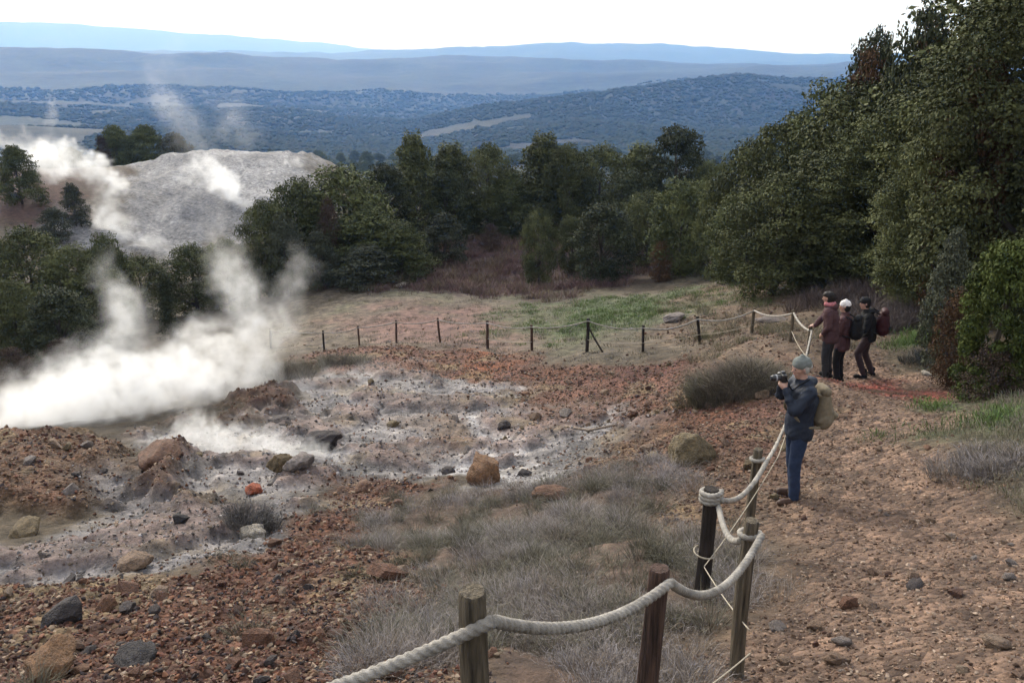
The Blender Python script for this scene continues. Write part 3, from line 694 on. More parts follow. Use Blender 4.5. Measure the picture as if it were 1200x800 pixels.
 ('oak_tree', 'tree', 'oak', -33.00, 43.43, 4.79, 5.28, 'broad oak outside the view behind the end of the steam', G_RAVINE),
 ('oak_tree', 'tree', 'domeg', -52.44, 77.17, 3.00, 6.84, 'oak scrub outside the view above the red earth slope', 'shrubs round the mud mound'),
]
for a in TREES:
    name, cat, kind, x, y, h, w, lab, grp = a
    plant(name, cat, kind, x, y, max(h, .8), w, lab, grp)

# woods of the valley: nobody could count them, so two masses of stuff
def woods(name, crown_me, n, r0, r1, size, hgt, label, seed):
    rng = np.random.default_rng(seed)
    th = np.radians(rng.uniform(-37, 37, n * 2)); r = np.exp(rng.uniform(math.log(r0), math.log(r1), n * 2))
    x, y = r * np.sin(th), r * np.cos(th)
    f, _ = far_open(x, y, r)
    thin = fbm(x / 260, y / 260, 3, 97) > -.50
    ok = ~f & thin
    x, y, r = x[ok][:n], y[ok][:n], r[ok][:n]
    z = H0(x, y)
    me = bpy.data.meshes.new(name); me.from_pydata(np.stack([x, y, z], 1).tolist(), [], [])
    sc = (size[0] + size[1] * r) * np.exp(rng.normal(size=len(r)) * .28)
    at = me.attributes.new('size', 'FLOAT_VECTOR', 'POINT'); at.data.foreach_set('vector', np.stack([sc, sc, sc * hgt * rng.uniform(.8, 1.3, len(r))], 1).astype(np.float32).ravel())
    at = me.attributes.new('turn', 'FLOAT_VECTOR', 'POINT'); at.data.foreach_set('vector', np.stack([0 * r, 0 * r, rng.uniform(0, 6.28, len(r))], 1).astype(np.float32).ravel())
    o = link(name, me); tag(o, label, None, None, 'stuff')
    src = bpy.data.objects.new(name + '_tree', crown_me)        # the one crown that is spread about; not linked to the scene
    g = bpy.data.node_groups.new(name + '_spread', 'GeometryNodeTree')
    g.interface.new_socket('Geometry', in_out='INPUT', socket_type='NodeSocketGeometry'); g.interface.new_socket('Geometry', in_out='OUTPUT', socket_type='NodeSocketGeometry')
    nd, L = g.nodes, g.links
    gi = nd.new('NodeGroupInput'); go = nd.new('NodeGroupOutput'); oi = nd.new('GeometryNodeObjectInfo'); oi.inputs['Object'].default_value = src
    ip = nd.new('GeometryNodeInstanceOnPoints')
    def named(nm):
        q = nd.new('GeometryNodeInputNamedAttribute'); q.data_type = 'FLOAT_VECTOR'; q.inputs['Name'].default_value = nm; return q.outputs[0]
    L.new(gi.outputs[0], ip.inputs['Points']); L.new(oi.outputs['Geometry'], ip.inputs['Instance']); L.new(named('size'), ip.inputs['Scale'])
    er = nd.new('FunctionNodeEulerToRotation'); L.new(named('turn'), er.inputs[0]); L.new(er.outputs[0], ip.inputs['Rotation'])
    L.new(ip.outputs[0], go.inputs[0])
    o.modifiers.new('spread', 'NODES').node_group = g
def clump_mesh():
    bm = bmesh.new(); bmesh.ops.create_icosphere(bm, subdivisions=2, radius=.5)
    V = np.array([v.co[:] for v in bm.verts]); F = np.array([[v.index for v in f.verts] for f in bm.faces]); bm.free()
    V = V * (1 + .5 * fbm(V[:, 0] * 5 + 3, V[:, 1] * 5 + V[:, 2] * 4, 3, 9))[:, None]; V[:, 2] = V[:, 2] * .9 + .25
    me = mesh_np('wood_clump', V, F, False); m, nt, bs = new_mat('far_wood_leaves')
    oi = N(nt, 'ShaderNodeObjectInfo')
    nt.links.new(ramp(nt, oi.outputs['Random'], [(0, (.026, .035, .022)), (.6, (.031, .040, .024)), (1, (.038, .040, .028))]), bs.inputs['Base Color']); bs.inputs['Roughness'].default_value = .9; bs.inputs['Specular IOR Level'].default_value = .05
    me.materials.append(m); return me
import bmesh
woods('valley_woods', TREE_KINDS['domeg'][0], 1500, 125, 900, (3.2, .004), .95, 'oak woods covering the hillside that drops into the valley', 3)
woods('far_woods', clump_mesh(), 70000, 600, 3000, (3.6, .0018), .6, 'woodland spread over the hazy hills of the far valley', 4)

# ------------------------------------------------------------------ rocks
import bmesh
def hull_rock(seed, npts=16, flat=.7, tris_only=True):
    rng = np.random.default_rng(seed)
    p = rng.normal(size=(npts, 3)); p /= np.linalg.norm(p, axis=1)[:, None]
    p *= rng.uniform(.72, 1.0, npts)[:, None] * np.array([1, rng.uniform(.6, .9), flat * rng.uniform(.75, 1.1)])
    bm = bmesh.new()
    for c in p: bm.verts.new(c)
    r = bmesh.ops.convex_hull(bm, input=bm.verts)
    bmesh.ops.delete(bm, geom=[g for g in r['geom_interior'] if isinstance(g, bmesh.types.BMVert)], context='VERTS')
    bmesh.ops.triangulate(bm, faces=bm.faces)
    bm.verts.index_update()
    V = np.array([v.co[:] for v in bm.verts]); F = np.array([[v.index for v in f.verts] for f in bm.faces])
    bm.free(); return V, F
def boulder(seed, flat=.75, amp=.22, sub=4):
    bm = bmesh.new(); bmesh.ops.create_icosphere(bm, subdivisions=sub, radius=1.0)
    V = np.array([v.co[:] for v in bm.verts]); F = np.array([[v.index for v in f.verts] for f in bm.faces]); bm.free()
    rng = np.random.default_rng(seed)
    d = V.copy()
    for _ in range(9):                      # broken facets
        n = rng.normal(size=3); n /= np.linalg.norm(n); lim = rng.uniform(.62, .86)
        k = V @ n; V = np.where((k > lim)[:, None], V - n * (k - lim)[:, None] * .9, V)
    nz = fbm(d[:, 0] * 2 + seed, d[:, 1] * 2 + d[:, 2] * 1.7, 4, seed) + .5 * fbm(d[:, 2] * 4 + seed, d[:, 0] * 4 - d[:, 1] * 3, 4, seed + 3)
    V = V * (1 + amp * nz)[:, None] * np.array([1, rng.uniform(.7, .95), flat])
    return V, F

def rock_mat(name, cols, var_scale=5.0):
    m, nt, bs = new_mat(name)
    co = objcoord(nt)
    oi = N(nt, 'ShaderNodeObjectInfo')
    n = N(nt, 'ShaderNodeTexNoise', Scale=var_scale, Detail=6.0, Roughness=.65); nt.links.new(co, n.inputs['Vector'])
    st = [(i / max(1, len(cols) - 1), c) for i, c in enumerate(cols)]
    base = ramp(nt, oi.outputs['Random'], st)
    base = mixc(nt, 'MULTIPLY', 1.0, base, ramp(nt, n.outputs[0], [(.3, (.5, .5, .52)), (.5, (1, 1, 1)), (.7, (1.6, 1.5, 1.4))]))
    nt.links.new(base, bs.inputs['Base Color']); bs.inputs['Roughness'].default_value = .85
    b = N(nt, 'ShaderNodeBump', Strength=.6, Distance=.08); n2 = N(nt, 'ShaderNodeTexNoise', Scale=var_scale * 2.5, Detail=6.0); nt.links.new(co, n2.inputs['Vector'])
    nt.links.new(n2.outputs[0], b.inputs['Height']); nt.links.new(b.outputs[0], bs.inputs['Normal'])
    return m
RM = {
 'red': rock_mat('red_brown_rock', [(.075, .036, .024), (.11, .055, .034), (.055, .030, .024), (.14, .075, .045)]),
 'tan': rock_mat('tan_rock', [(.13, .085, .058), (.17, .12, .085), (.10, .062, .044), (.20, .15, .11)]),
 'grey': rock_mat('grey_rock', [(.13, .108, .098), (.17, .145, .132), (.095, .078, .070)]),
 'dark': rock_mat('dark_rock', [(.030, .025, .026), (.048, .038, .037), (.022, .020, .022)]),
 'orange': rock_mat('orange_rock', [(.115, .062, .034), (.13, .072, .038)]),
 'scarlet': rock_mat('red_orange_rock', [(.24, .065, .034), (.22, .06, .03)]),
 'pale': rock_mat('pale_rock', [(.32, .29, .25), (.26, .23, .19)]),
 'olive': rock_mat('olive_brown_rock', [(.11, .085, .050), (.10, .070, .038)]),
}
ROCK_MESH = {}
def rock_mesh(mat, k, big=False):
    key = (mat, k, big)
    if key not in ROCK_MESH:
        V, F = boulder(100 + k) if big else hull_rock(k, 18, .68)
        me = mesh_np('rock', V, F, big); me.materials.append(RM[mat]); ROCK_MESH[key] = me
    return ROCK_MESH[key]
def put_rock(name, x, y, size, mat, k, label, cat, group=None, big=False, sink=.3, tilt=.3, scale=(1, 1, 1), rz=None):
    rng = random.Random(int(x * 977 + y * 131))
    s = size / 2
    o = link(name, rock_mesh(mat, k, big), None, None, (x, y, h1(x, y) + s * .7 * (1 - 2 * sink) * scale[2]), (rng.uniform(-tilt, tilt), rng.uniform(-tilt, tilt), rng.uniform(0, 6.28) if rz is None else rz), (s * scale[0], s * scale[1], s * scale[2]))
    tag(o, label, cat, group); return o
BIG = [  # name, place, size m, colour, form, label, scale
 ('boulder', (-0.47, 13.18), .86, 'orange', 1, 'ochre brown boulder standing at the edge of the pale mud', (1, .9, 1.05)),
 ('boulder', (2.58, 11.21), .74, 'olive', 2, 'olive brown boulder on the slope above the wooden posts', (1, .9, 1.0)),
 ('boulder', (-3.20, 4.92), .40, 'orange', 3, 'ochre angular boulder at the bottom corner of the red rubble', (1.1, .9, .85)),
 ('boulder', (-2.64, 4.98), .36, 'dark', 4, 'blue-black rock in the red rubble near the ochre boulder', (1.2, .9, .8)),
 ('boulder', (-4.14, 13.90), .60, 'olive', 5, 'brown pointed rock beside the low white steam', (1, .8, 1.0)),
 ('boulder', (-3.79, 13.73), .62, 'grey', 6, 'grey lump of rock next to the brown pointed one', (1.1, .8, .7)),
 ('boulder', (-3.92, 15.93), .76, 'dark', 7, 'dark flat rock sticking out of the pale mud behind the low steam', (1.3, .8, .65)),
 ('boulder', (-4.31, 12.77), .32, 'scarlet', 8, 'small bright red-orange rock on the grey mud', (1, 1, .8)),
 ('boulder', (-3.57, 10.45), .42, 'pale', 9, 'pale rounded stone at the foot of the grey grass tuft', (1, 1, .8)),
 ('boulder', (5.69, 28.63), .72, 'grey', 10, 'pale grey slab of rock lying behind the far rope', (1.4, .8, .55)),
 ('boulder', (-7.69, 44.66), .85, 'pale', 11, 'first of two white stones along the back of the clearing', (1.3, .8, .5)),
 ('boulder', (-5.95, 44.76), .80, 'pale', 12, 'second of two white stones along the back of the clearing, nearer the middle', (1.3, .8, .5)),
 ('boulder', (-6.41, 14.09), .80, 'red', 13, 'large reddish brown hump of rock between the two grey mud flats', (1.3, 1, .7)),
 ('boulder', (-5.33, 18.15), .85, 'dark', 14, 'blackish wet rock group at the middle of the mud beside steam', (1.6, .9, .5)),
 ('boulder', (0.61, 10.92), .50, 'red', 15, 'rust coloured rock half buried above the dry grass', (1.4, .9, .6)),
 ('boulder', (-1.19, 14.26), .30, 'dark', 16, 'small dark stone on the mud in front of the ochre boulder', (1, 1, .8)),
 ('boulder', (0.21, 13.26), .28, 'dark', 17, 'small dark stone on white crust behind the dry grass', (1, 1, .8)),
 ('boulder', (-0.19, 17.38), .32, 'dark', 18, 'dark stone beside the white salt streak in the mud', (1, 1, .8)),
 ('boulder', (2.04, 4.46), .16, 'tan', 19, 'pale tan stone at the near end of the stony path', (1.1, .8, .8)),
 ('boulder', (2.18, 4.73), .13, 'grey', 20, 'greyish stone just behind the pale tan one on the path', (1.1, .8, .7)),
 ('boulder', (1.90, 5.15), .15, 'grey', 21, 'lilac grey flat stone on the path beside the thick wooden post', (1.3, .9, .6)),
 ('boulder', (3.11, 5.65), .17, 'dark', 22, 'dark brown stone in the middle of the path', (1.2, .9, .6)),
 ('boulder', (2.65, 5.37), .14, 'tan', 23, 'light stone on the path just before the dark brown one', (1.3, .9, .6)),
 ('boulder', (2.86, 4.23), .18, 'tan', 24, 'cream coloured stone near the path edge at the bottom of the view', (1.1, .9, .8)),
 ('boulder', (-3.57, 6.74), .20, 'dark', 25, 'slate dark stone among the red rubble under the grey mud bank', (1.2, .9, .7)),
 ('boulder', (-4.47, 8.80), .44, 'tan', 26, 'tan block on the lip between the grey mud and the red rubble', (1.1, .9, .7)),
 ('boulder', (-2.55, 13.04), .40, 'red', 27, 'dark red rock on top of the rubble tongue beside the mud', (1.3, .9, .6)),
 ('boulder', (-7.03, 10.84), .50, 'olive', 28, 'yellow-brown rock at the foot of the brown earth mound', (1.3, .9, .7)),
 ('boulder', (8.57, 16.55), .22, 'pale', 29, 'small white stone on the path close behind the hikers', (1.2, .8, .6)),
 ('boulder', (8.18, 25.68), .7, 'grey', 30, 'grey rock on the bank behind the far rope', (1.5, .9, .5)),
]
for nme, pos, s, mt, k, lab, sc in BIG:
    put_rock(nme, pos[0], pos[1], s, mt, k, lab, 'rock', None, True, .22, .15, sc)

def scatter(rng, n, zone_weights, d0, d1, b0=-38, b1=38):
    """points spread evenly over what one sees of the zones, more of them near than far"""
    X = []; Y = []; W = []
    got = 0
    while got < n:
        m = max(6000, n * 2)
        th = np.radians(rng.uniform(b0, b1, m)); r = np.exp(rng.uniform(math.log(d0), math.log(d1), m))
        x, y = r * np.sin(th), r * np.cos(th)
        w = zone_w(list(zone_weights) + ['path'], x, y)
        p = np.zeros(m)
        for k, v in zone_weights.items(): p = np.maximum(p, v * w[k])
        ok = rng.random(m) < p
        X.append(x[ok]); Y.append(y[ok]); got += ok.sum()
    return np.concatenate(X)[:n], np.concatenate(Y)[:n]

rng = np.random.default_rng(77)
ROCK_SETS = [ # zone, count, mean size, colours, where, group, range
 ({'rubble': 1.0}, 120, .15, ['red', 'red', 'red', 'dark', 'tan'], 'in the red rubble', 'rocks in the red rubble', 4.6, 13),
 ({'slope': 1.0, 'ochre': 1.0}, 75, .19, ['red', 'tan', 'red', 'olive'], 'on the earth slope', 'rocks on the red slope', 9, 24),
 ({'path': 1.0}, 58, .085, ['tan', 'tan', 'red', 'tan', 'grey'], 'on the stony path', 'stones on the path', 4.6, 12),
 ({'mound': 1.0, 'mudl': .45, 'mud': .40}, 46, .20, ['grey', 'olive', 'dark', 'tan'], 'on the mud flats', 'stones on the mud', 10, 24),
]
MARKS = [((b_[1][0], b_[1][1]), t_) for b_, t_ in zip(BIG, ['big ochre boulder', 'olive brown boulder', 'bottom corner ochre boulder', 'blue-black rock', 'brown pointed rock', 'grey lump of rock', 'dark flat rock', 'red-orange rock',
  'pale rounded stone', 'pale grey slab', None, None, 'reddish hump of rock', 'blackish wet rocks', 'rust coloured rock', 'small dark mud stone', 'small dark crust stone', 'dark salt streak stone', 'pale tan path stone', 'greyish path stone',
  'lilac grey flat stone', 'dark brown path stone', 'light path stone', 'cream coloured stone', 'slate dark stone', 'tan block', 'dark red rock', 'yellow-brown rock', 'small white stone', 'grey bank rock'])if t_]
MARKS += [((3.19, 8.76), 'standing photographer'), ((4.20, 15.50), 'large dry bush'), ((6.26, 15.61), 'group of hikers'), ((2.36, 25.35), 'braced far post'), ((-0.86, 27.95), 'far reddish post'), ((1.54, 5.66), 'black-brown post'), ((1.47, 4.33), 'tall pale post'), ((-3.58, 7.30), 'grey mud lip'), ((3.96, 6.65), 'path verge')]
WORD = {'red': 'red-brown', 'tan': 'tan', 'grey': 'grey', 'dark': 'blackish', 'olive': 'olive brown'}
NTH = ['largest', 'second largest', 'third largest', 'fourth largest', 'fifth largest', 'sixth largest', 'seventh largest', 'eighth largest', 'ninth largest', 'tenth largest', 'eleventh largest', 'twelfth largest']
for zw, n, ms, cols, where, grp, d0, d1 in ROCK_SETS:
    x, y = scatter(rng, n, zw, d0, d1)
    sz = ms * np.exp(rng.normal(size=n) * .42) * (.8 + .02 * y)
    fam = {}
    for i in range(n):
        c_ = cols[i % len(cols)]
        j = min(range(len(MARKS)), key=lambda q: (MARKS[q][0][0] - x[i]) ** 2 + (MARKS[q][0][1] - y[i]) ** 2)
        side = 'beyond' if math.hypot(x[i], y[i]) > math.hypot(*MARKS[j][0]) else 'this side of'
        fam.setdefault((c_, j, side), []).append(i)
    for (c_, j, side), ids in fam.items():
        ids.sort(key=lambda q: -sz[q])
        for k, i in enumerate(ids):
            lab = ('%s rock' % WORD[c_] if len(ids) == 1 else '%s %s rock' % (NTH[min(k, 11)] if k < 12 else 'small loose', WORD[c_])) + ' %s %s %s' % (where, side, MARKS[j][1])
            put_rock('rock', x[i], y[i], float(sz[i]), c_, int(rng.integers(0, 10)), lab, 'rock', grp, False, .30, .5)

def shade_mat(name, stops, rough=.9, noise=None):
    m, nt, bs = new_mat(name)
    at = N(nt, 'ShaderNodeAttribute', attribute_name='shade')
    base = at.outputs['Color']
    nt.links.new(base, bs.inputs['Base Color']); bs.inputs['Roughness'].default_value = rough; bs.inputs['Specular IOR Level'].default_value = .2
    return m
M_RUB = shade_mat('rubble_stones', None)
TEMPL = [hull_rock(300 + k, 10, .62) for k in range(8)]
def build_rubble(name, n, zw, d0, d1, smin, smax, cols, label, seed):
    rng = np.random.default_rng(seed)
    x, y = scatter(rng, n, zw, d0, d1)
    z = H(x, y)
    dist = np.hypot(x, y)
    s = np.exp(rng.uniform(math.log(smin), math.log(smax), n) ) * (.55 + .055 * dist) * .5
    Vs = []; Fs = []; Cs = []; off = 0
    cols = np.array(cols)
    for k in range(8):
        sel = np.arange(k, n, 8); m = len(sel)
        V, F = TEMPL[k]
        a = rng.uniform(0, 6.28, m); t = rng.uniform(-.5, .5, m)
        ca, sa, ct, st = np.cos(a), np.sin(a), np.cos(t), np.sin(t)
        vx = V[None, :, 0]; vy = V[None, :, 1]; vz = V[None, :, 2]
        y1 = vy * ct[:, None] - vz * st[:, None]; z1 = vy * st[:, None] + vz * ct[:, None]
        X = vx * ca[:, None] - y1 * sa[:, None]; Y = vx * sa[:, None] + y1 * ca[:, None]
        ss = s[sel][:, None]
        P = np.stack([x[sel][:, None] + X * ss, y[sel][:, None] + Y * ss, z[sel][:, None] + z1 * ss + .25 * ss], -1)
        c = cols[rng.integers(0, len(cols), m)] * rng.uniform(.55, 1.5, (m, 1))
        Vs.append(P.reshape(-1, 3)); Cs.append(np.repeat(c, len(V), 0))
        Fs.append((F[None] + (np.arange(m) * len(V))[:, None, None]).reshape(-1, 3) + off); off += m * len(V)
    me = mesh_np(name, np.vstack(Vs), np.vstack(Fs), False); col_attr(me, 'shade', np.vstack(Cs))
    tag(link(name, me, M_RUB), label, None, None, 'stuff')
build_rubble('rubble', 15000, {'rubble': 1.0, 'mound': .8, 'moundb': .9, 'rust': .6}, 4.2, 19, .022, .10, [(.085, .036, .024), (.115, .054, .032), (.062, .032, .026), (.15, .095, .060), (.034, .026, .026), (.19, .14, .10)], 'red-brown rubble of small broken stones in front of the mud', 5)
build_rubble('slope_rubble', 13000, {'slope': .9, 'bank': .35, 'moundc': .8, 'ochre': .8, 'deepred': .5, 'orange': .6}, 8.5, 30, .018, .085, [(.105, .060, .042), (.135, .085, .058), (.080, .048, .036), (.125, .095, .07)], 'loose reddish stones over the earth slope', 6)
build_rubble('path_gravel', 13000, {'path': 1.0, 'verge': .25, 'slope': .12}, 3.8, 20, .009, .065, [(.14, .088, .060), (.175, .12, .085), (.10, .062, .044), (.22, .165, .125), (.12, .076, .052)], 'fine gravel and pebbles over the brown path', 7)
build_rubble('mud_crumbs', 7000, {'mud': .8, 'mudl': .9, 'clearing': .05}, 8.5, 34, .014, .085, [(.17, .155, .15), (.21, .19, .185), (.12, .11, .108), (.15, .115, .085), (.07, .060, .055), (.12, .066, .045)], 'crumbs of dried mud and small stones on the mud flats', 8)

# ------------------------------------------------------------------ dry grass and other ground cover
M_GRASS = shade_mat('grass_blades', None, .8)
def blades(rng, bx, by, bz, n_per, hgt, wid, spread, lean, cols, cvar=.35):
    """bent blades in tufts: bx.. tuft centres, hgt per tuft"""
    m = len(bx); n = m * n_per
    t = np.repeat(np.arange(m), n_per)
    a = rng.uniform(0, 2 * np.pi, n); q = np.sqrt(rng.random(n))
    sp = np.repeat(spread, n_per) if np.ndim(spread) else np.full(n, spread)
    x = bx[t] + np.cos(a) * q * sp; y = by[t] + np.sin(a) * q * sp
    z = bz[t] + rng.normal(size=n) * .01
    h = (hgt[t] if np.ndim(hgt) else np.full(n, hgt)) * rng.uniform(.45, 1.1, n) * (1 - .35 * q)
    la = a + rng.normal(size=n) * .9; ln = (.25 + q * lean + np.abs(rng.normal(size=n)) * .25) * h
    dx, dy = np.cos(la) * ln, np.sin(la) * ln
    w = wid * rng.uniform(.6, 1.3, n) * .5
    fa = rng.uniform(0, 2 * np.pi, n); wx, wy = np.cos(fa) * w, np.sin(fa) * w
    p0 = np.stack([x - wx, y - wy, z - .02], 1); p1 = np.stack([x + wx, y + wy, z - .02], 1)
    p2 = np.stack([x + dx * .4 + wx * .7, y + dy * .4 + wy * .7, z + h * .65], 1); p3 = np.stack([x + dx * .4 - wx * .7, y + dy * .4 - wy * .7, z + h * .65], 1)
    p4 = np.stack([x + dx, y + dy, z + h * .93], 1)
    V = np.stack([p0, p1, p2, p3, p4], 1).reshape(-1, 3)
    o = np.arange(n) * 5
    F = np.vstack([np.stack([o, o + 1, o + 2], 1), np.stack([o, o + 2, o + 3], 1), np.stack([o + 3, o + 2, o + 4], 1)])
    cols = np.array(cols); tc = cols[rng.integers(0, len(cols), m)]
    c = tc[t] * (1 + cvar * (rng.random((n, 1)) * 2 - 1))
    return V, F, np.repeat(c, 5, 0)
def build_grass(name, ntuft, n_per, zw, d0, d1, hgt, wid, spread, lean, cols, label, seed, keep=None):
    rng = np.random.default_rng(seed)
    x, y = scatter(rng, ntuft, zw, d0, d1)
    if keep is not None:
        k = keep(x, y); x, y = x[k], y[k]
    z = H(x, y)
    hh = hgt * np.exp(rng.normal(size=len(x)) * .3) * (1 + .6 * fbm(x * .8 + 5, y * .8, 3, 66))
    V, F, C = blades(rng, x, y, z, n_per, hh, wid, spread * np.exp(rng.normal(size=len(x)) * .3), lean, cols)
    me = mesh_np(name, V, F, False); col_attr(me, 'shade', C)
    return tag(link(name, me, M_GRASS), label, None, None, 'stuff')
GREYS = [(.21, .188, .182), (.25, .222, .215), (.175, .155, .148), (.22, .185, .16), (.155, .128, .105)]
clump = lambda x, y: fbm(x * .95, y * .95, 4, 61, .6) > .09
build_grass('dry_grass', 1700, 140, {'drygrass': 1.0}, 4.2, 17, .13, .0038, .19, 1.3, GREYS + [(.15, .115, .085)], 'grey dry grass growing in low tufts between the mud and the wooden posts', 31, clump)
build_grass('olive_grass', 230, 160, {'drygrass': 1.0, 'slope': .06, 'rubble': .02}, 5, 19, .20, .0045, .13, 1.2, [(.115, .105, .075), (.135, .122, .09), (.09, .082, .058)], 'olive tussocks standing up among the grey dry grass', 32)
build_grass('verge_grass', 420, 80, {'verge': 1.0}, 5, 22, .075, .005, .20, 1.2, [(.17, .145, .10), (.13, .125, .08), (.20, .17, .135), (.10, .115, .055)], 'short faded grass along the edge of the path', 33, lambda x, y: fbm(x * .8, y * .8, 3, 63) > .0)
build_grass('bank_grass', 330, 70, {'bank': 1.0}, 14, 38, .20, .009, .22, 1.0, [(.17, .14, .09), (.13, .115, .075), (.20, .165, .115), (.10, .10, .05)], 'straw coloured grass tufts over the bank between the far fence and the hikers', 37, lambda x, y: fbm(x * .5, y * .5, 3, 64) > -.1)
build_grass('green_grass', 420, 60, {'green': .55, 'hikergreen': 1.0, 'vergegreen': .25}, 11, 46, .11, .014, .35, .9, [(.085, .135, .034), (.11, .155, .05), (.07, .10, .033)], 'fresh green grass on the clearing and behind the hikers', 34)
build_grass('bracken', 1400, 32, {'bracken': 1.0}, 30, 62, .50, .022, .40, .7, [(.125, .072, .070), (.155, .095, .088), (.09, .055, .055), (.15, .11, .062), (.11, .085, .06)], 'brown withered bracken between the clearing and the treeline', 35)
build_grass('clearing_grass', 700, 40, {'clearing': .5}, 20, 46, .07, .014, .30, .9, [(.14, .12, .085), (.105, .10, .06), (.12, .10, .08)], 'thin pale grass on the clearing behind the far rope', 36)
def clump_thing(name, cat, x, y, n, per, hgt, wid, spread, lean, cols, label, R_, seed, mat=None):
    rng = np.random.default_rng(seed)
    a = rng.uniform(0, 6.28, n); q = np.sqrt(rng.random(n)) * R_
    bx, by = np.cos(a) * q, np.sin(a) * q * .8
    z0 = h1(x, y); bz = H(x + bx, y + by) - z0
    V, F, C = blades(rng, bx, by, bz, per, hgt * (1 - .45 * (q / R_) ** 2), wid, spread, lean, cols)
    me = mesh_np(name, V, F, False); col_attr(me, 'shade', C)
    return tag(link(name, me, M_GRASS, None, (x, y, z0)), label, cat)
DRY = [(.105, .088, .066), (.14, .115, .09), (.08, .066, .054), (.12, .11, .07)]
p = (4.20, 15.50); clump_thing('dry_bush', 'bush', p[0], p[1], 80, 150, .82, .008, .22, .8, DRY, 'dense grey-brown dry bush on the slope between the photographer and the far posts', .85, 41)
p = (4.91, 14.99); clump_thing('dry_bush', 'bush', p[0], p[1], 26, 120, .40, .008, .2, .7, DRY, 'small straw coloured bush next to the larger dry bush', .55, 42)
p = (-3.71, 10.75); clump_thing('grass_tuft', 'grass tuft', p[0], p[1], 12, 120, .50, .008, .16, .8, [(.11, .10, .095), (.085, .078, .075)], 'lone grey grass tuft growing on the grey mud flat', .33, 43)
p = (10.26, 22.05); clump_thing('dry_reeds', 'reeds', p[0], p[1], 60, 90, .95, .012, .3, .45, [(.12, .098, .095), (.095, .075, .072), (.14, .115, .10)], 'tall lilac-grey dry reeds behind the hikers', 1.6, 44)
p = (10.65, 26.68); clump_thing('dry_reeds', 'reeds', p[0], p[1], 40, 80, .85, .013, .3, .45, [(.085, .062, .058), (.11, .085, .075)], 'brown dry reeds under the dark oaks', 1.6, 45)
p = (9.06, 17.62); clump_thing('heather_tuft', 'grass tuft', p[0], p[1], 16, 90, .32, .010, .2, .8, [(.065, .068, .066), (.05, .052, .05)], 'low grey-blue tuft at the path edge beside the fallen branch', .45, 46)
p = (5.36, 8.82); clump_thing('grass_tuft', 'grass tuft', p[0], p[1], 30, 110, .26, .007, .2, .9, GREYS, 'grey faded tuft on the verge of the path', .55, 47)
p = (-6.74, 24.29); clump_thing('dry_bush', 'bush', p[0], p[1], 30, 90, .75, .012, .25, .7, DRY, 'olive brown scrub on the pit rim where the steam ends', .9, 48)
p = (-5.52, 25.97); clump_thing('dry_bush', 'bush', p[0], p[1], 24, 80, .5, .012, .25, .7, DRY, 'low brown scrub on the pit rim below the farthest posts', .8, 49)

# fallen wood
M_WOODGREY = simple_mat('weathered_wood', (.16, .125, .10), .9, 14, .4, .6, 30, stretch=(1, 1, .3))
def stick(name, pts, rad, label, cat):
    P = [Vector((q[0], q[1], h1(q[0], q[1]) + dz)) for q, dz in pts]
    base = P[0].copy(); Q = [(v - base)[:] for v in P]
    v, f = tube_np(Q, rad, 7)
    tag(link(name, mesh_np(name, v, tri_fix(f)), M_WOODGREY, None, base), label, cat)
stick('fallen_branch', [((8.90, 17.15), .03), ((9.59, 17.71), .10), ((10.34, 18.45), .25), ((10.68, 18.52), .33)], [.07, .065, .05, .03], 'grey fallen branch leaning out of the withered shrub by the path', 'branch')
stick('fallen_stick', [((1.13, 16.74), .04), ((1.59, 16.16), .07), ((2.05, 15.40), .03)], [.03, .03, .02], 'thin dark stick lying across the slope beside the pale mud', 'stick')

# ------------------------------------------------------------------ rope fences
M_POST_LIGHT = simple_mat('weathered_post_wood', (.090, .072, .050), .9, 46, .75, 1.0, 120, stretch=(1, 1, .07), dist=.02)
M_POST_DARK = simple_mat('dark_post_wood', (.022, .016, .013), .85, 46, .7, 1.0, 120, stretch=(1, 1, .07), dist=.02)
M_POST_RED = simple_mat('reddish_post_wood', (.062, .036, .027), .9, 46, .8, 1.0, 120, stretch=(1, 1, .07), dist=.02)
M_ROPE = simple_mat('grey_white_rope', (.25, .228, .20), .95, 9, .42, .9, 190, dist=.006)
M_CORD = simple_mat('cream_cord', (.30, .26, .20), .9, 60, .25, .3, 160, dist=.002)

def post_np(base, top, r, seed, n=14):
    """a rough round pole with a slightly chamfered, uneven sawn top"""
    rng = np.random.default_rng(seed)
    b = np.array(base, float); t = np.array(top, float); L = np.linalg.norm(t - b)
    ts = np.concatenate([np.linspace(0, 1 - .012 / L, 12), [1.0]])
    pts = b + (t - b) * ts[:, None]
    ph = rng.random(2) * 6
    pts[:, 0] += .010 * np.sin(ts * 4 + ph[0]) ; pts[:, 1] += .010 * np.sin(ts * 5 + ph[1])
    rad = r * (1.06 - .10 * ts + .03 * np.sin(ts * 9 + ph[0])); rad[-1] *= .90
    v, f = tube_np(pts, rad, n)
    k = np.arange(len(v)); th = (k % n) / n * 2 * np.pi
    ctr = pts[np.minimum(k // n, len(pts) - 1)]
    v = ctr + (v - ctr) * (1 + .05 * np.sin(2 * th + ph[0]) + .035 * np.sin(5 * th + ph[1]))[:, None]
    return v, tri_fix(f)
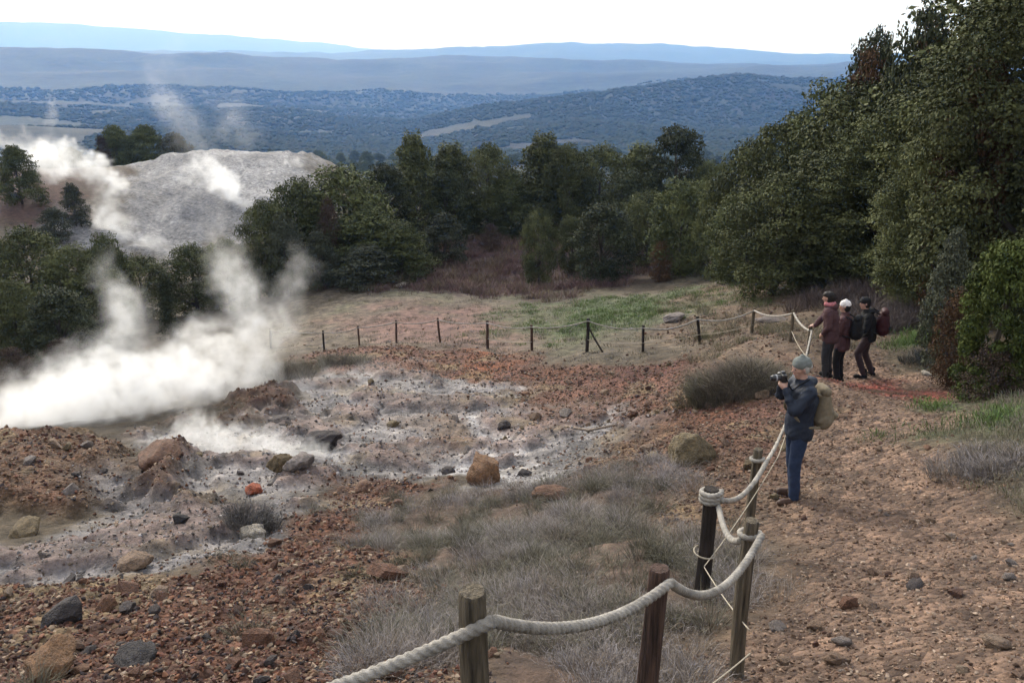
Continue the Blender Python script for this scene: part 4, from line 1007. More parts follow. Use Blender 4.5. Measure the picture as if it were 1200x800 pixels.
def rope_np(pts, r, twist=True, n=12, pitch=.10, step=.012):
    """laid rope: a three-lobed section that turns along the line"""
    P = np.asarray(pts, float)
    seg = np.r_[0, np.cumsum(np.linalg.norm(np.diff(P, axis=0), axis=1))]
    m = max(6, int(seg[-1] / step)); s = np.linspace(0, seg[-1], m)
    Q = np.stack([np.interp(s, seg, P[:, i]) for i in range(3)], 1)
    v, f = tube_np(Q, np.full(m, r), n)
    if twist:
        k = np.arange(m * n); th = (k % n) / n * 2 * np.pi; ss = s[k // n]
        lob = np.abs(np.sin(1.5 * (th - ss / pitch * 2 * np.pi)))
        c = Q[k // n]; v[:m * n] = c + (v[:m * n] - c) * (.58 + .50 * lob ** .5)[:, None]
    return v, tri_fix(f)
def sagline(a, b, sag, n=24):
    a, b = np.array(a, float), np.array(b, float)
    t = np.linspace(0, 1, n)[:, None]
    p = a + (b - a) * t; p[:, 2] -= (4 * sag * t * (1 - t))[:, 0]
    return p
def ring_line(c, r, turns=1.0, rise=.0, n=20, a0=0):
    t = np.linspace(0, turns * 2 * np.pi, int(n * turns))
    return np.stack([c[0] + r * np.cos(t + a0), c[1] + r * np.sin(t + a0), c[2] + rise * t / (2 * np.pi)], 1)
def part(parent, name, vf, mat, smooth=True, label=None):
    v, f = vf
    me = mesh_np(name, np.asarray(v) - np.array(parent.location)[None], f, smooth)
    if name == 'post': me.set_sharp_from_angle(angle=R(38))
    o = link(name, me, mat, parent)
    if label: o['label'] = label
    return o

def foot(xy, down=.18):
    return (xy[0], xy[1], h1(xy[0], xy[1]) - down)
def top_over(top, lean=(0, 0)):
    return foot((top[0] + lean[0], top[1] + lean[1]))

# the fence beside the path: six posts, thick rope above, thin cord below
A_, B_, C_, D_, E_ = (-0.12, 2.36, -1.62), (0.63, 3.21, -2.09), (1.43, 4.51, -2.61), (1.58, 6.04, -3.22), (2.28, 7.19, -3.43)
Z_ = (-1.27, 2.40, -2.14)
F_xy = (5.79, 15.81)
F_top = (F_xy[0], F_xy[1], h1(*F_xy) + .98)
fence = empty('rope_fence', (A_[0], A_[1], h1(A_[0], A_[1])))
tag(fence, 'fence of rough wooden posts with thick twisted rope running down beside the stony path', 'fence')
for top, lean, r, mt, lb in ((Z_, (0, 0), .05, M_POST_LIGHT, None), (A_, (.02, 0), .052, M_POST_LIGHT, 'thick grey-brown post with a clean sawn top'), (B_, (-.01, -.03), .050, M_POST_RED, 'reddish post with peeling bark'),
                         (C_, (0, -.02), .050, M_POST_LIGHT, 'tall pale post standing at the edge of the path'), (D_, (-.03, 0), .060, M_POST_DARK, 'black-brown post with rope knotted round its top'), (E_, (.0, .05), .048, M_POST_LIGHT, 'slim post between the black-brown one and the photographer')):
    part(fence, 'post', post_np(top_over(top, lean), top, r * .96, int(abs(top[0]) * 100)), mt, True, lb)
RR_ = .0215
ra = (-0.06, 2.29, -1.69); rb = (0.68, 3.15, -2.13); rc = (1.47, 4.41, -2.66); rd = (1.65, 5.96, -3.28); re_ = (2.34, 7.10, -3.51); rz_ = (-1.28, 2.33, -2.20)
part(fence, 'rope', rope_np(sagline(rz_, ra, .05), RR_, n=15), M_ROPE)
part(fence, 'rope', rope_np(sagline(ra, rb, .105), RR_, n=15), M_ROPE)
part(fence, 'rope', rope_np(sagline(rb, rc, .20), RR_), M_ROPE)
part(fence, 'rope', rope_np(sagline((1.38, 4.52, -2.76), (1.62, 5.94, -3.33), .10), RR_), M_ROPE)
part(fence, 'rope', rope_np(sagline(rd, re_, .13), RR_), M_ROPE)
part(fence, 'rope', rope_np(sagline(re_, (F_top[0] + .02, F_top[1] - .05, F_top[2] - .06), .40, 40), RR_ * .9, step=.03, n=9), M_ROPE)
kn = np.vstack([ring_line((D_[0], D_[1], D_[2] - .12 + .033 * k), .076, 1.0, .035, 20) for k in range(3)])
part(fence, 'rope_knot', rope_np(kn, RR_), M_ROPE)
for c_, r_ in ((C_, .058), (E_, .056)):
    dz = -.11
    part(fence, 'rope_knot', rope_np(ring_line((c_[0], c_[1], c_[2] + dz), r_, 1.0, .02, 20), RR_ * .85), M_ROPE)
cl = (1.52, 5.84, -3.81)
part(fence, 'cord', rope_np(sagline((0.61, 3.01, -2.76), (1.41, 4.22, -3.34), .02), .0048, False, 6, step=.05), M_CORD)
part(fence, 'cord', rope_np(sagline((1.41, 4.28, -3.22), cl, .02), .0048, False, 6, step=.05), M_CORD)
part(fence, 'cord', rope_np(np.vstack([ring_line((D_[0] - .02, D_[1], cl[2] + .03), .082, 1.0, -.06, 24, 2.0)]), .007, False, 6), M_CORD)
part(fence, 'cord', rope_np(sagline((1.51, 5.81, -3.78), (2.62, 7.62, -3.71), .05), .0048, False, 6, step=.05), M_CORD)
part(fence, 'cord', rope_np(sagline((2.62, 7.62, -3.71), (F_top[0], F_top[1] - .06, F_top[2] - .55), .15), .0048, False, 6, step=.1), M_CORD)

# the far fence round the pit
FAR_POSTS = [((5.79, 15.81), .98, .042, M_POST_LIGHT, 0), ((6.66, 19.41), .80, .045, M_POST_LIGHT, .0), ((7.02, 23.80), .76, .055, M_POST_LIGHT, .0), ((5.68, 24.48), .86, .055, M_POST_DARK, -.12), ((3.98, 24.62), .84, .055, M_POST_DARK, 0), ((2.36, 25.35), 1.10, .060, M_POST_DARK, 0),
             ((0.68, 26.82), .90, .052, M_POST_RED, -.05), ((-0.83, 27.94), 1.02, .058, M_POST_RED, -.03), ((-2.60, 29.34), .92, .050, M_POST_RED, -.06), ((-4.25, 29.87), .88, .046, M_POST_RED, 0), ((-5.80, 30.74), .80, .046, M_POST_RED, 0), ((-7.26, 31.24), .86, .050, M_POST_DARK, 0), ((-9.84, 33.05), .85, .05, M_POST_DARK, 0)]
p0 = FAR_POSTS[5][0]
farf = empty('rope_fence', (p0[0], p0[1], h1(*p0)))
tag(farf, 'low rope fence on slender dark posts curving round the far rim of the pit', 'fence')
tops = []
for i, (xy, hh, r, mt, ln) in enumerate(FAR_POSTS):
    b = foot(xy, .15); t = (xy[0] + ln, xy[1], b[2] + .15 + hh); tops.append((np.array(t), np.array(b)))
    part(farf, 'post', post_np(b, t, r * .82, 50 + i, 8), mt, True)
b1 = (2.83, 24.99); t5 = tops[5][0]
part(farf, 'brace', post_np(foot(b1, .05), (t5[0] + .03, t5[1] - .06, t5[2] - .30), .030, 70, 7), M_POST_DARK)
sags = [.08, .12, .16, .16, .12, .10, .10, .08, .10, .05, .10, .08]
for i in range(len(tops) - 1):
    (ta, ba), (tb, bb) = tops[i], tops[i + 1]
    part(farf, 'rope', rope_np(sagline(ta + (0, -.05, -.07), tb + (0, -.05, -.07), sags[i]), .024 if i < 4 else .019, False, 7, step=.12), M_ROPE)
    if i in (0, 2, 3, 4, 6):
        part(farf, 'cord', rope_np(sagline(ba * .55 + ta * .45 + (0, -.05, 0), bb * .55 + tb * .45 + (0, -.05, 0), .06), .009, False, 5, step=.15), M_CORD)

# ------------------------------------------------------------------ people
def loft(rings, n=20):
    """closed body from ellipses (centre, half width along x, along y)"""
    th = np.arange(n) / n * 2 * np.pi
    V = np.vstack([np.stack([c[0] + rx * np.cos(th), c[1] + ry * np.sin(th), np.full(n, c[2])], 1) for c, rx, ry in rings])
    m = len(rings)
    i = np.arange(m - 1)[:, None] * n; j = np.arange(n)[None]; j2 = (j + 1) % n
    F = np.stack([i + j, i + j2, i + n + j2, i + n + j], -1).reshape(-1, 4)
    c0, c1 = len(V), len(V) + 1
    V = np.vstack([V, [rings[0][0]], [rings[-1][0]]])
    k = np.arange(n); k2 = (k + 1) % n; e = (m - 1) * n
    T = np.vstack([tri_fix(F), np.stack([np.full(n, c0), k2, k], -1), np.stack([np.full(n, c1), e + k, e + k2], -1)])
    return V, T
def limb(pts, radii, n=14):
    """tapered limb with rounded ends, drawn through its joints"""
    P = np.asarray(pts, float); rr = np.asarray(radii, float)
    t = np.arange(len(P)); tt = np.linspace(0, len(P) - 1, (len(P) - 1) * 6 + 1)
    Q = np.stack([np.interp(tt, t, P[:, i]) for i in range(3)], 1); rq = np.interp(tt, t, rr)
    if len(Q) > 8:
        for _ in range(2): Q[1:-1] = .5 * Q[1:-1] + .25 * (Q[:-2] + Q[2:])
    d0 = Q[0] - Q[1]; d0 /= np.linalg.norm(d0); d1 = Q[-1] - Q[-2]; d1 /= np.linalg.norm(d1)
    a = np.array([.98, .8, .5])
    Q = np.vstack([[Q[0] + d0 * rq[0] * k for k in a], Q, [Q[-1] + d1 * rq[-1] * k for k in a[::-1]]])
    q = np.sqrt(1 - a ** 2)
    rq = np.r_[rq[0] * q, rq, rq[-1] * q[::-1]]
    v, f = tube_np(Q, rq, n); return v, tri_fix(f)
def ellip(c, r, n=14):
    ts = np.linspace(-1, 1, 9); ts = np.sin(ts * np.pi / 2)
    return loft([((c[0], c[1], c[2] + r[2] * t), r[0] * math.sqrt(max(1e-4, 1 - t * t)), r[1] * math.sqrt(max(1e-4, 1 - t * t))) for t in ts], n)
def fuse(name, pieces, voxel, smooth=4, mat=None, wrinkle=0.0, wscale=9.0, seed=0):
    """one continuous skin over overlapping pieces"""
    v, f = join_np(pieces)
    tmp = mesh_np(name + '_raw', v, f)
    o = bpy.data.objects.new('tmp', tmp); COL.objects.link(o)
    m = o.modifiers.new('r', 'REMESH'); m.mode = 'VOXEL'; m.voxel_size = voxel; m.use_smooth_shade = True
    s = o.modifiers.new('s', 'SMOOTH'); s.factor = .5; s.iterations = smooth
    dg = bpy.context.evaluated_depsgraph_get(); dg.update()
    me = bpy.data.meshes.new_from_object(o.evaluated_get(dg)); me.name = name
    bpy.data.objects.remove(o); bpy.data.meshes.remove(tmp)
    if wrinkle:
        n = len(me.vertices); co = np.empty(n * 3, np.float32); no = np.empty(n * 3, np.float32)
        me.vertices.foreach_get('co', co); me.vertex_normals.foreach_get('vector', no)
        co = co.reshape(-1, 3); no = no.reshape(-1, 3)
        w = fbm(co[:, 0] * wscale * .8 + co[:, 2] * wscale * .9 + seed, co[:, 1] * wscale - co[:, 2] * wscale * .45 + co[:, 0] * wscale * .5, 3, 200 + seed)
        co += no * (w * wrinkle)[:, None]
        me.vertices.foreach_set('co', co.ravel()); me.update()
    me.polygons.foreach_set('use_smooth', np.ones(len(me.polygons), bool))
    if mat: me.materials.append(mat)
    return me
def cloth(name, c, rough=.85): return simple_mat(name, c, rough, 24, .22, .25, 160, dist=.003, spec=.2)
M_SKIN = simple_mat('skin', (.42, .25, .19), .55, 14, .10, .1, 60, dist=.002, spec=.35)
M_JEANS = cloth('blue_denim', (.022, .034, .068)); M_NAVY = cloth('navy_jacket', (.016, .021, .034), .6); M_BLACK = cloth('black_cloth', (.010, .010, .011))
M_CHAR = cloth('charcoal_cloth', (.024, .024, .027)); M_MAROON = cloth('maroon_jacket', (.060, .030, .032)); M_PLUM = cloth('plum_trousers', (.040, .026, .028))
M_KNIT = cloth('grey_green_knit', (.135, .145, .135)); M_WHITE = cloth('white_knit', (.62, .58, .56)); M_PINK = cloth('pink_scarf', (.36, .13, .14))
M_TAN = cloth('khaki_canvas', (.150, .122, .084)); M_SHOE = cloth('brown_leather', (.050, .028, .020), .5); M_RED = cloth('dark_red_nylon', (.034, .010, .012), .6)
M_HAIR = cloth('dark_hair', (.014, .011, .010), .6); M_GHAIR = cloth('grey_hair', (.30, .28, .26)); M_CAMBLK = simple_mat('camera_black', (.012, .012, .013), .4, 40, .1, .1, 200, spec=.5)
M_LENS = simple_mat('lens_glass', (.01, .012, .02), .08, 10, .1, 0, spec=.6); M_METAL = simple_mat('grey_metal', (.25, .25, .26), .4, 40, .1, 0, spec=.5)
M_EYE = simple_mat('dark_eye', (.02, .015, .012), .3, 10, .1, 0); M_LIP = simple_mat('lips', (.32, .13, .11), .5, 10, .1, 0)

def V3(*a): return np.array(a, float)
def hand_pieces(w, d, n, curl, side):
    """palm, four unequal fingers and a thumb; w wrist, d towards the knuckles, n out of the back of the hand"""
    d = d / np.linalg.norm(d); n = n - d * n.dot(d); n /= np.linalg.norm(n); s = np.cross(d, n) * side
    out = [limb([w, w + d * .045], [.028, .036], 10), limb([w + d * .03 + s * .02, w + d * .075 + s * .026], [.019, .018], 8), limb([w + d * .03 - s * .02, w + d * .072 - s * .026], [.019, .017], 8)]
    for k, (o, L) in enumerate(((-.030, .062), (-.010, .078), (.010, .082), (.029, .074))):
        b = w + d * (.078 - .004 * abs(k - 2)) + s * o; p = [b]; ang = 0
        for j, fr in enumerate((.45, .32, .26)):
            ang += curl * (1.0, 1.1, .8)[j]
            p.append(p[-1] + (d * math.cos(ang) - n * math.sin(ang)) * L * fr)
        out.append(limb(p, [.0098, .0092, .0086, .0078], 8))
    b = w + d * .028 + s * .030
    out.append(limb([b, b + s * .024 + d * .022 - n * .012, b + s * .026 + d * .046 - n * .026], [.0125, .0110, .0092], 8))
    return out
def head_pieces(c, fwd, up=None):
    """skull, jaw, brow, nose, lips, ears; fwd is where the face looks"""
    f = fwd / np.linalg.norm(fwd); u = V3(0, 0, 1) if up is None else up; u = u - f * u.dot(f); u /= np.linalg.norm(u); s = np.cross(u, f)
    def at(a, b, z): return c + f * a + s * b + u * z
    out = [limb([at(-.022, 0, .030), at(.022, 0, .032)], [.080, .076], 18), limb([at(.020, 0, .0), at(.040, 0, -.045), at(.052, 0, -.082)], [.066, .050, .030], 16),
           limb([at(.0, 0, -.02), at(-.01, 0, -.09)], [.058, .056], 14),
           limb([at(.082, -.028, .028), at(.088, 0, .030), at(.082, .028, .028)], [.013, .013, .013], 8), limb([at(.090, 0, .020), at(.106, 0, -.014)], [.009, .0125], 8),
           limb([at(.100, -.011, -.016), at(.100, .011, -.016)], [.009, .009], 8), limb([at(.076, -.017, -.046), at(.084, 0, -.046), at(.076, .017, -.046)], [.009, .011, .009], 8),
           limb([at(.058, -.036, -.006), at(.05, -.05, -.01)], [.024, .02], 8), limb([at(.058, .036, -.006), at(.05, .05, -.01)], [.024, .02], 8),
           limb([at(.0, -.076, .022), at(-.006, -.080, -.022)], [.017, .011], 8), limb([at(.0, .076, .022), at(-.006, .080, -.022)], [.017, .011], 8)]
    return out, at

def person(label, xy, yaw, J, mats, height=1.0, hat='cap', hatm=None, hair=None, scarf=None, group=None, hood=False, hem=.80, wide=1.0, curl=.5, handn=None):
    """J: joint positions in metres, x forwards, y to the figure's own left, z up"""
    g = lambda k: V3(*J[k])
    vox = .0105
    pel, chest, neck, head = g('pelvis'), g('chest'), g('neck'), g('head')
    body = []; jac = []; tro = []
    w = wide
    mid = (pel + chest) / 2
    tors = [(pel + V3(0, 0, -.10), .085, .12), (pel, .105, .155), (mid, .095, .140), (chest, .112, .165), (chest + (neck - chest) * .55, .095, .165), (neck + V3(0, 0, -.03), .065, .085), (neck + V3(0, 0, .02), .052, .055)]
    body.append(loft(tors))
    hemc = pel + V3(-.005, 0, hem - pel[2])
    jt = [(hemc, .135 * w, .180 * w), (hemc + V3(0, 0, .05), .150 * w, .195 * w), (pel + V3(0, 0, .08), .142 * w, .185 * w), (mid + V3(0, 0, .04), .140 * w, .180 * w), (chest, .155 * w, .200 * w), (chest + (neck - chest) * .55, .125 * w, .195 * w), (neck + V3(0, 0, -.035), .085, .110), (neck + V3(.006, 0, .03), .078, .082), (neck + V3(.01, 0, .045), .070, .072)]
    jac.append(loft(jt, 24))
    if hood: jac.append(limb([neck + V3(-.05, -.07, .0), neck + V3(-.10, 0, -.01), neck + V3(-.05, .07, .0)], [.045, .060, .045]))
    tro.append(loft([(pel + V3(0, 0, -.13), .095, .13), (pel + V3(0, 0, -.04), .125, .170), (pel + V3(0, 0, .08), .118, .158)]))
    for sd, sg in (('l', 1), ('r', -1)):
        hip = pel + V3(0, .09 * sg, -.03); kn, an, toe = g('knee_' + sd), g('ankle_' + sd), g('toe_' + sd)
        body.append(limb([hip, kn, an], [.078, .052, .036])); body.append(limb([an + V3(0, 0, -.02), toe + (an - toe) * .25 + V3(0, 0, -.01)], [.035, .032]))
        tro.append(limb([hip, hip * .55 + kn * .45, kn, kn * .5 + an * .5, an + V3(0, 0, .005)], [.098, .090, .072, .066, .062]))
        sh = chest + (neck - chest) * .55 + V3(0, .165 * sg, .0) if 'sh_' + sd not in J else g('sh_' + sd)
        el, wr = g('elbow_' + sd), g('wrist_' + sd)
        body.append(limb([sh, el, wr], [.050, .038, .026]))
        jac.append(limb([chest + (sh - chest) * .5 + V3(0, 0, .05), sh], [.085, .078])); jac.append(limb([sh, sh * .5 + el * .5, el, el * .45 + wr * .55, wr - (wr - el) / np.linalg.norm(wr - el) * .012], [.078, .070, .062, .055, .044]))
        hd = g('hand_' + sd) - wr if 'hand_' + sd in J else wr - el
        nn = V3(*(handn or {}).get(sd, (0, .3 * sg, 1)))
        body += hand_pieces(wr, hd, nn, curl, sg)
    face = g('look') if 'look' in J else V3(1, 0, 0)
    body.append(limb([neck + V3(0, 0, -.05), head + V3(-.012, 0, -.05)], [.058, .054]))
    hp, at = head_pieces(head, face); body += hp
    scale = height
    x, y = xy
    o = link('person', fuse('person', body, vox, 2, M_SKIN), None, None, (x, y, h1(x, y) - .01), (0, 0, yaw), (scale,) * 3)
    tag(o, label, 'person', group)
    link('jacket', fuse('jacket', jac, .012, 3, mats['jacket'], .014, 13, int(x * 7)), None, o)
    link('trousers', fuse('trousers', tro, .012, 3, mats['trousers'], .008, 15, int(x * 5)), None, o)
    for sd in 'lr':
        an, toe = g('ankle_' + sd), g('toe_' + sd); dr = toe - an; dr[2] = 0; dr /= np.linalg.norm(dr)
        hz = toe[2]
        sh_ = [limb([an - dr * .045 + V3(0, 0, hz - an[2] + .032), toe + V3(0, 0, .030)], [.046, .042]), limb([an - dr * .02 + V3(0, 0, .06), an + V3(0, 0, hz - an[2] + .06)], [.052, .05]),
               loft([(an * .5 + toe * .5 - dr * .02 + V3(0, 0, hz - (an[2] + toe[2]) / 2 - .012), .05, .05), (an * .5 + toe * .5 - dr * .02 + V3(0, 0, hz - (an[2] + toe[2]) / 2 + .02), .09, .05)])]
        link('shoe', fuse('shoe', sh_, .010, 2, mats['shoe']), None, o)
    if hat == 'beanie':
        link('hat', fuse('hat', [limb([at(-.030, 0, .050), at(.012, 0, .058)], [.091, .088], 18), limb([at(-.02, 0, .09), at(-.015, 0, .135)], [.07, .035])], .010, 3, hatm, .005, 30), None, o)
    elif hat == 'cap':
        link('hat', fuse('hat', [limb([at(-.028, 0, .055), at(.014, 0, .062)], [.092, .090], 18), limb([at(.07, -.045, .072), at(.14, 0, .060), at(.07, .045, .072)], [.012, .012, .012], 8)], .010, 2, hatm), None, o)
    if hair is not None:
        m_, long = hair
        hp_ = [limb([at(-.040, 0, .022), at(-.035, 0, -.02 - long)], [.086, .070]), limb([at(-.02, -.06, .03), at(-.02, -.062, -.03 - long * .8)], [.036, .03]), limb([at(-.02, .06, .03), at(-.02, .062, -.03 - long * .8)], [.036, .03])]
        if hat is None: hp_.append(limb([at(-.030, 0, .048), at(.022, 0, .060)], [.089, .078], 18))
        link('hair', fuse('hair', hp_, .010, 2, m_, .006, 30), None, o)
    for b in (-.031, .031):
        link('eye', mesh_np('eye', *ellip(at(.080, b, .012), (.011, .011, .010), 10)), M_EYE, o)
    link('mouth', mesh_np('mouth', *limb([at(.081, -.020, -.048), at(.092, 0, -.047), at(.081, .020, -.048)], [.004, .006, .004], 8)), M_LIP, o)
    if scarf is not None:
        link('scarf', fuse('scarf', [limb([neck + V3(.07, -.06, .035), neck + V3(-.05, -.075, .045), neck + V3(-.05, .075, .045), neck + V3(.07, .06, .035), neck + V3(.08, -.02, .02)], [.042] * 5)], .010, 2, scarf, .008, 25), None, o)
    return o
def pack(label, owner, at, size, mat, strapm, sag=0.0, tilt=0.0, pocket=None):
    """a rucksack: bag, front pocket, lid, two shoulder straps; x forwards as its wearer"""
    w, d_, h = size
    e = empty('backpack', owner.location); e.rotation_euler = owner.rotation_euler; e.scale = owner.scale
    tag(e, label, 'backpack')
    c = V3(*at)
    def P(x, y, z):
        zz = z - tilt * x
        return c + V3(x + tilt * z * .6, y, zz)
    rings = []
    for t, fx, fy in ((0, .45, .55), (.06, .85, .88), (.25, 1.05 + sag, 1.05), (.5, 1.0 + sag * .6, 1.0), (.75, .86, .9), (.92, .66, .74), (1, .38, .45)):
        rings.append((P(-d_ * .5 * (1 + sag * (1 - t)), 0, h * t), d_ * .5 * fx, w * .5 * fy))
    link('bag', fuse('bag', [loft(rings, 20)], .013, 3, mat, .012, 12, 3), None, e)
    link('pocket', fuse('pocket', [limb([P(-d_ * (.86 + sag), -w * .22, h * .34), P(-d_ * (.86 + sag), w * .22, h * .34)], [h * .10, h * .10])], .012, 3, pocket or mat), None, e)
    link('lid', fuse('lid', [limb([P(-d_ * .55, -w * .22, h * .96), P(-d_ * .55, w * .22, h * .96)], [d_ * .30, d_ * .30])], .012, 3, mat), None, e)
    for sg in (-1, 1):
        link('strap', mesh_np('strap', *limb([P(-.03, .11 * sg, h * .9), P(.08, .125 * sg, h * 1.02), P(.22, .12 * sg, h * .85), P(.27, .13 * sg, h * .45), P(.10, .17 * sg, h * .15), P(-.04, .15 * sg, h * .12)], [.016] * 6, 8)), strapm, e)
    return e

# the photographer, side on, camera raised to the face
xy = (3.24, 8.88)
JP = dict(pelvis=(-.01, 0, .95), chest=(-.025, 0, 1.27), neck=(-.01, 0, 1.475), head=(.035, 0, 1.625), look=(1, .05, -.12),
          knee_l=(.035, .10, .51), ankle_l=(.0, .10, .085), toe_l=(.165, .125, .0), knee_r=(-.02, -.10, .50), ankle_r=(-.09, -.12, .085), toe_r=(.07, -.15, .0),
          sh_l=(-.01, .185, 1.41), sh_r=(-.01, -.185, 1.41), elbow_l=(.16, .20, 1.185), wrist_l=(.225, .075, 1.42), elbow_r=(.13, -.24, 1.20), wrist_r=(.19, -.085, 1.45), hand_l=(.28, .02, 1.50), hand_r=(.27, -.05, 1.52))
YAW_P = math.pi + .10
ph = person('person in navy jacket, jeans and grey knit hat holding a camera up beside the rope', xy, YAW_P, JP, dict(jacket=M_NAVY, trousers=M_JEANS, shoe=M_SHOE), 1.0, 'beanie', M_KNIT, (M_GHAIR, -.02), None, None, True, .80, 1.02, .75, {'l': (.2, 1, .1), 'r': (.2, -1, .1)})
pack('khaki canvas rucksack hanging low on the back of the photographer', ph, (-.135, 0, .91), (.31, .21, .47), M_TAN, M_TAN, .30, .0)
ce = empty('photo_camera', ph.location); ce.rotation_euler = ph.rotation_euler
tag(ce, 'black camera held up to the face by the person in the grey knit hat', 'camera')
def cbox(a, b):
    x0, y0, z0 = a; x1, y1, z1 = b
    v = [(x, y, z) for z in (z0, z1) for x, y in ((x0, y0), (x1, y0), (x1, y1), (x0, y1))]
    return np.array(v, float), np.array([(3, 2, 1), (3, 1, 0), (4, 5, 6), (4, 6, 7), (0, 1, 5), (0, 5, 4), (1, 2, 6), (1, 6, 5), (2, 3, 7), (2, 7, 6), (3, 0, 4), (3, 4, 7)])
link('camera_body', fuse('camera_body', [cbox((.215, -.066, 1.485), (.268, .066, 1.575)), cbox((.205, -.062, 1.49), (.285, -.036, 1.565)), cbox((.22, -.022, 1.56), (.262, .022, 1.603))], .006, 2, M_CAMBLK), None, ce)
lz = link('lens', mesh_np('lens', *limb([(.262, .006, 1.528), (.345, .006, 1.528)], [.036, .037], 20)), M_CAMBLK, ce)
link('lens_ring', mesh_np('lens_ring', *limb([(.318, .006, 1.528), (.322, .006, 1.528)], [.0385, .0385], 20)), M_METAL, lz)
link('lens_glass', mesh_np('lens_glass', *ellip((.378, .006, 1.528), (.006, .028, .028), 16)), M_LENS, lz)
link('neck_strap', mesh_np('neck_strap', *limb([(.235, .072, 1.55), (.16, .10, 1.40), (.08, .09, 1.47), (-.03, .08, 1.52)], [.007] * 4, 6)), M_BLACK, ce)

# the three hikers further on
base_pose = dict(pelvis=(0, 0, .94), chest=(.015, 0, 1.25), neck=(.02, 0, 1.455), head=(.05, 0, 1.60),
    knee_l=(.03, .10, .50), ankle_l=(-.02, .11, .085), toe_l=(.13, .14, 0), knee_r=(.03, -.10, .50), ankle_r=(-.02, -.11, .085), toe_r=(.13, -.14, 0),
    elbow_l=(.02, .25, 1.12), wrist_l=(.16, .20, .96), elbow_r=(.02, -.25, 1.12), wrist_r=(.16, -.20, .96))
def pose(**k): q = dict(base_pose); q.update(k); return q
Gp = 'hikers on the path'
xa = (6.05, 15.42); xb = (6.69, 16.42); xc = (7.40, 16.85)
# reaches out and rests a hand on the fence post
ax, ay = xa
vx, vy = F_xy[0] - ax, F_xy[1] - ay; ya = math.atan2(vy, vx); da = math.hypot(vx, vy); hz = F_top[2] - h1(ax, ay)
ha = person('hiker with black hair and pink scarf leaning one arm on the fence post', (ax, ay), ya + .35, pose(
    sh_r=(.07, -.175, 1.38), elbow_r=(.07 + (da - .1) * .45 * math.cos(.35), -.175 - (da - .1) * .16, 1.16), wrist_r=((da - .10) * math.cos(.35), -(da - .10) * math.sin(.35), hz + .055), hand_r=(da * math.cos(.35) + .02, -da * math.sin(.35), hz + .03),
    chest=(.04, 0, 1.24), neck=(.07, 0, 1.44), head=(.12, 0, 1.58), look=(1, .1, -.15), elbow_l=(-.02, .25, 1.10), wrist_l=(.10, .19, .93)),
    dict(jacket=M_MAROON, trousers=M_CHAR, shoe=M_BLACK), 1.0, None, None, (M_HAIR, .06), M_PINK, Gp, True, .74, 1.0, .45)
hb = person('hiker in white knit hat and maroon jacket behind the one leaning on the post', xb, math.pi * .80, pose(look=(1, .5, -.05), knee_l=(.05, .10, .50), chest=(.0, 0, 1.26), neck=(.0, 0, 1.47), head=(.03, 0, 1.61), wrist_l=(.2, .12, 1.02), elbow_l=(.03, .25, 1.12)),
    dict(jacket=M_MAROON, trousers=M_BLACK, shoe=M_BLACK), 1.0, 'beanie', M_WHITE, (M_HAIR, .03), None, Gp, False, .72, 1.02, .5)
pack('black rucksack worn by the hiker in the white knit hat', hb, (-.135, 0, .98), (.32, .22, .46), M_BLACK, M_BLACK, .05)
hc = person('hiker in black jacket and dark cap with one leg stepping forward', xc, math.pi * .92, pose(pelvis=(0, 0, .93), chest=(.05, 0, 1.23), neck=(.09, 0, 1.43), head=(.15, 0, 1.57), look=(1, .25, -.1),
    knee_l=(.19, .09, .53), ankle_l=(.02, .10, .10), toe_l=(.17, .12, 0), knee_r=(.02, -.09, .49), ankle_r=(-.17, -.10, .085), toe_r=(-.02, -.12, 0), elbow_l=(.10, .24, 1.06), wrist_l=(.30, .14, 1.10), elbow_r=(.08, -.24, 1.06), wrist_r=(.28, -.14, 1.08)),
    dict(jacket=M_BLACK, trousers=M_PLUM, shoe=M_BLACK), 1.0, 'cap', M_BLACK, (M_HAIR, .02), None, Gp, True, .80, 1.0, .8)
pack('black and dark red rucksack worn by the hiker in the dark cap', hc, (-.11, 0, .93), (.34, .26, .52), M_RED, M_BLACK, .05, .0, M_BLACK)

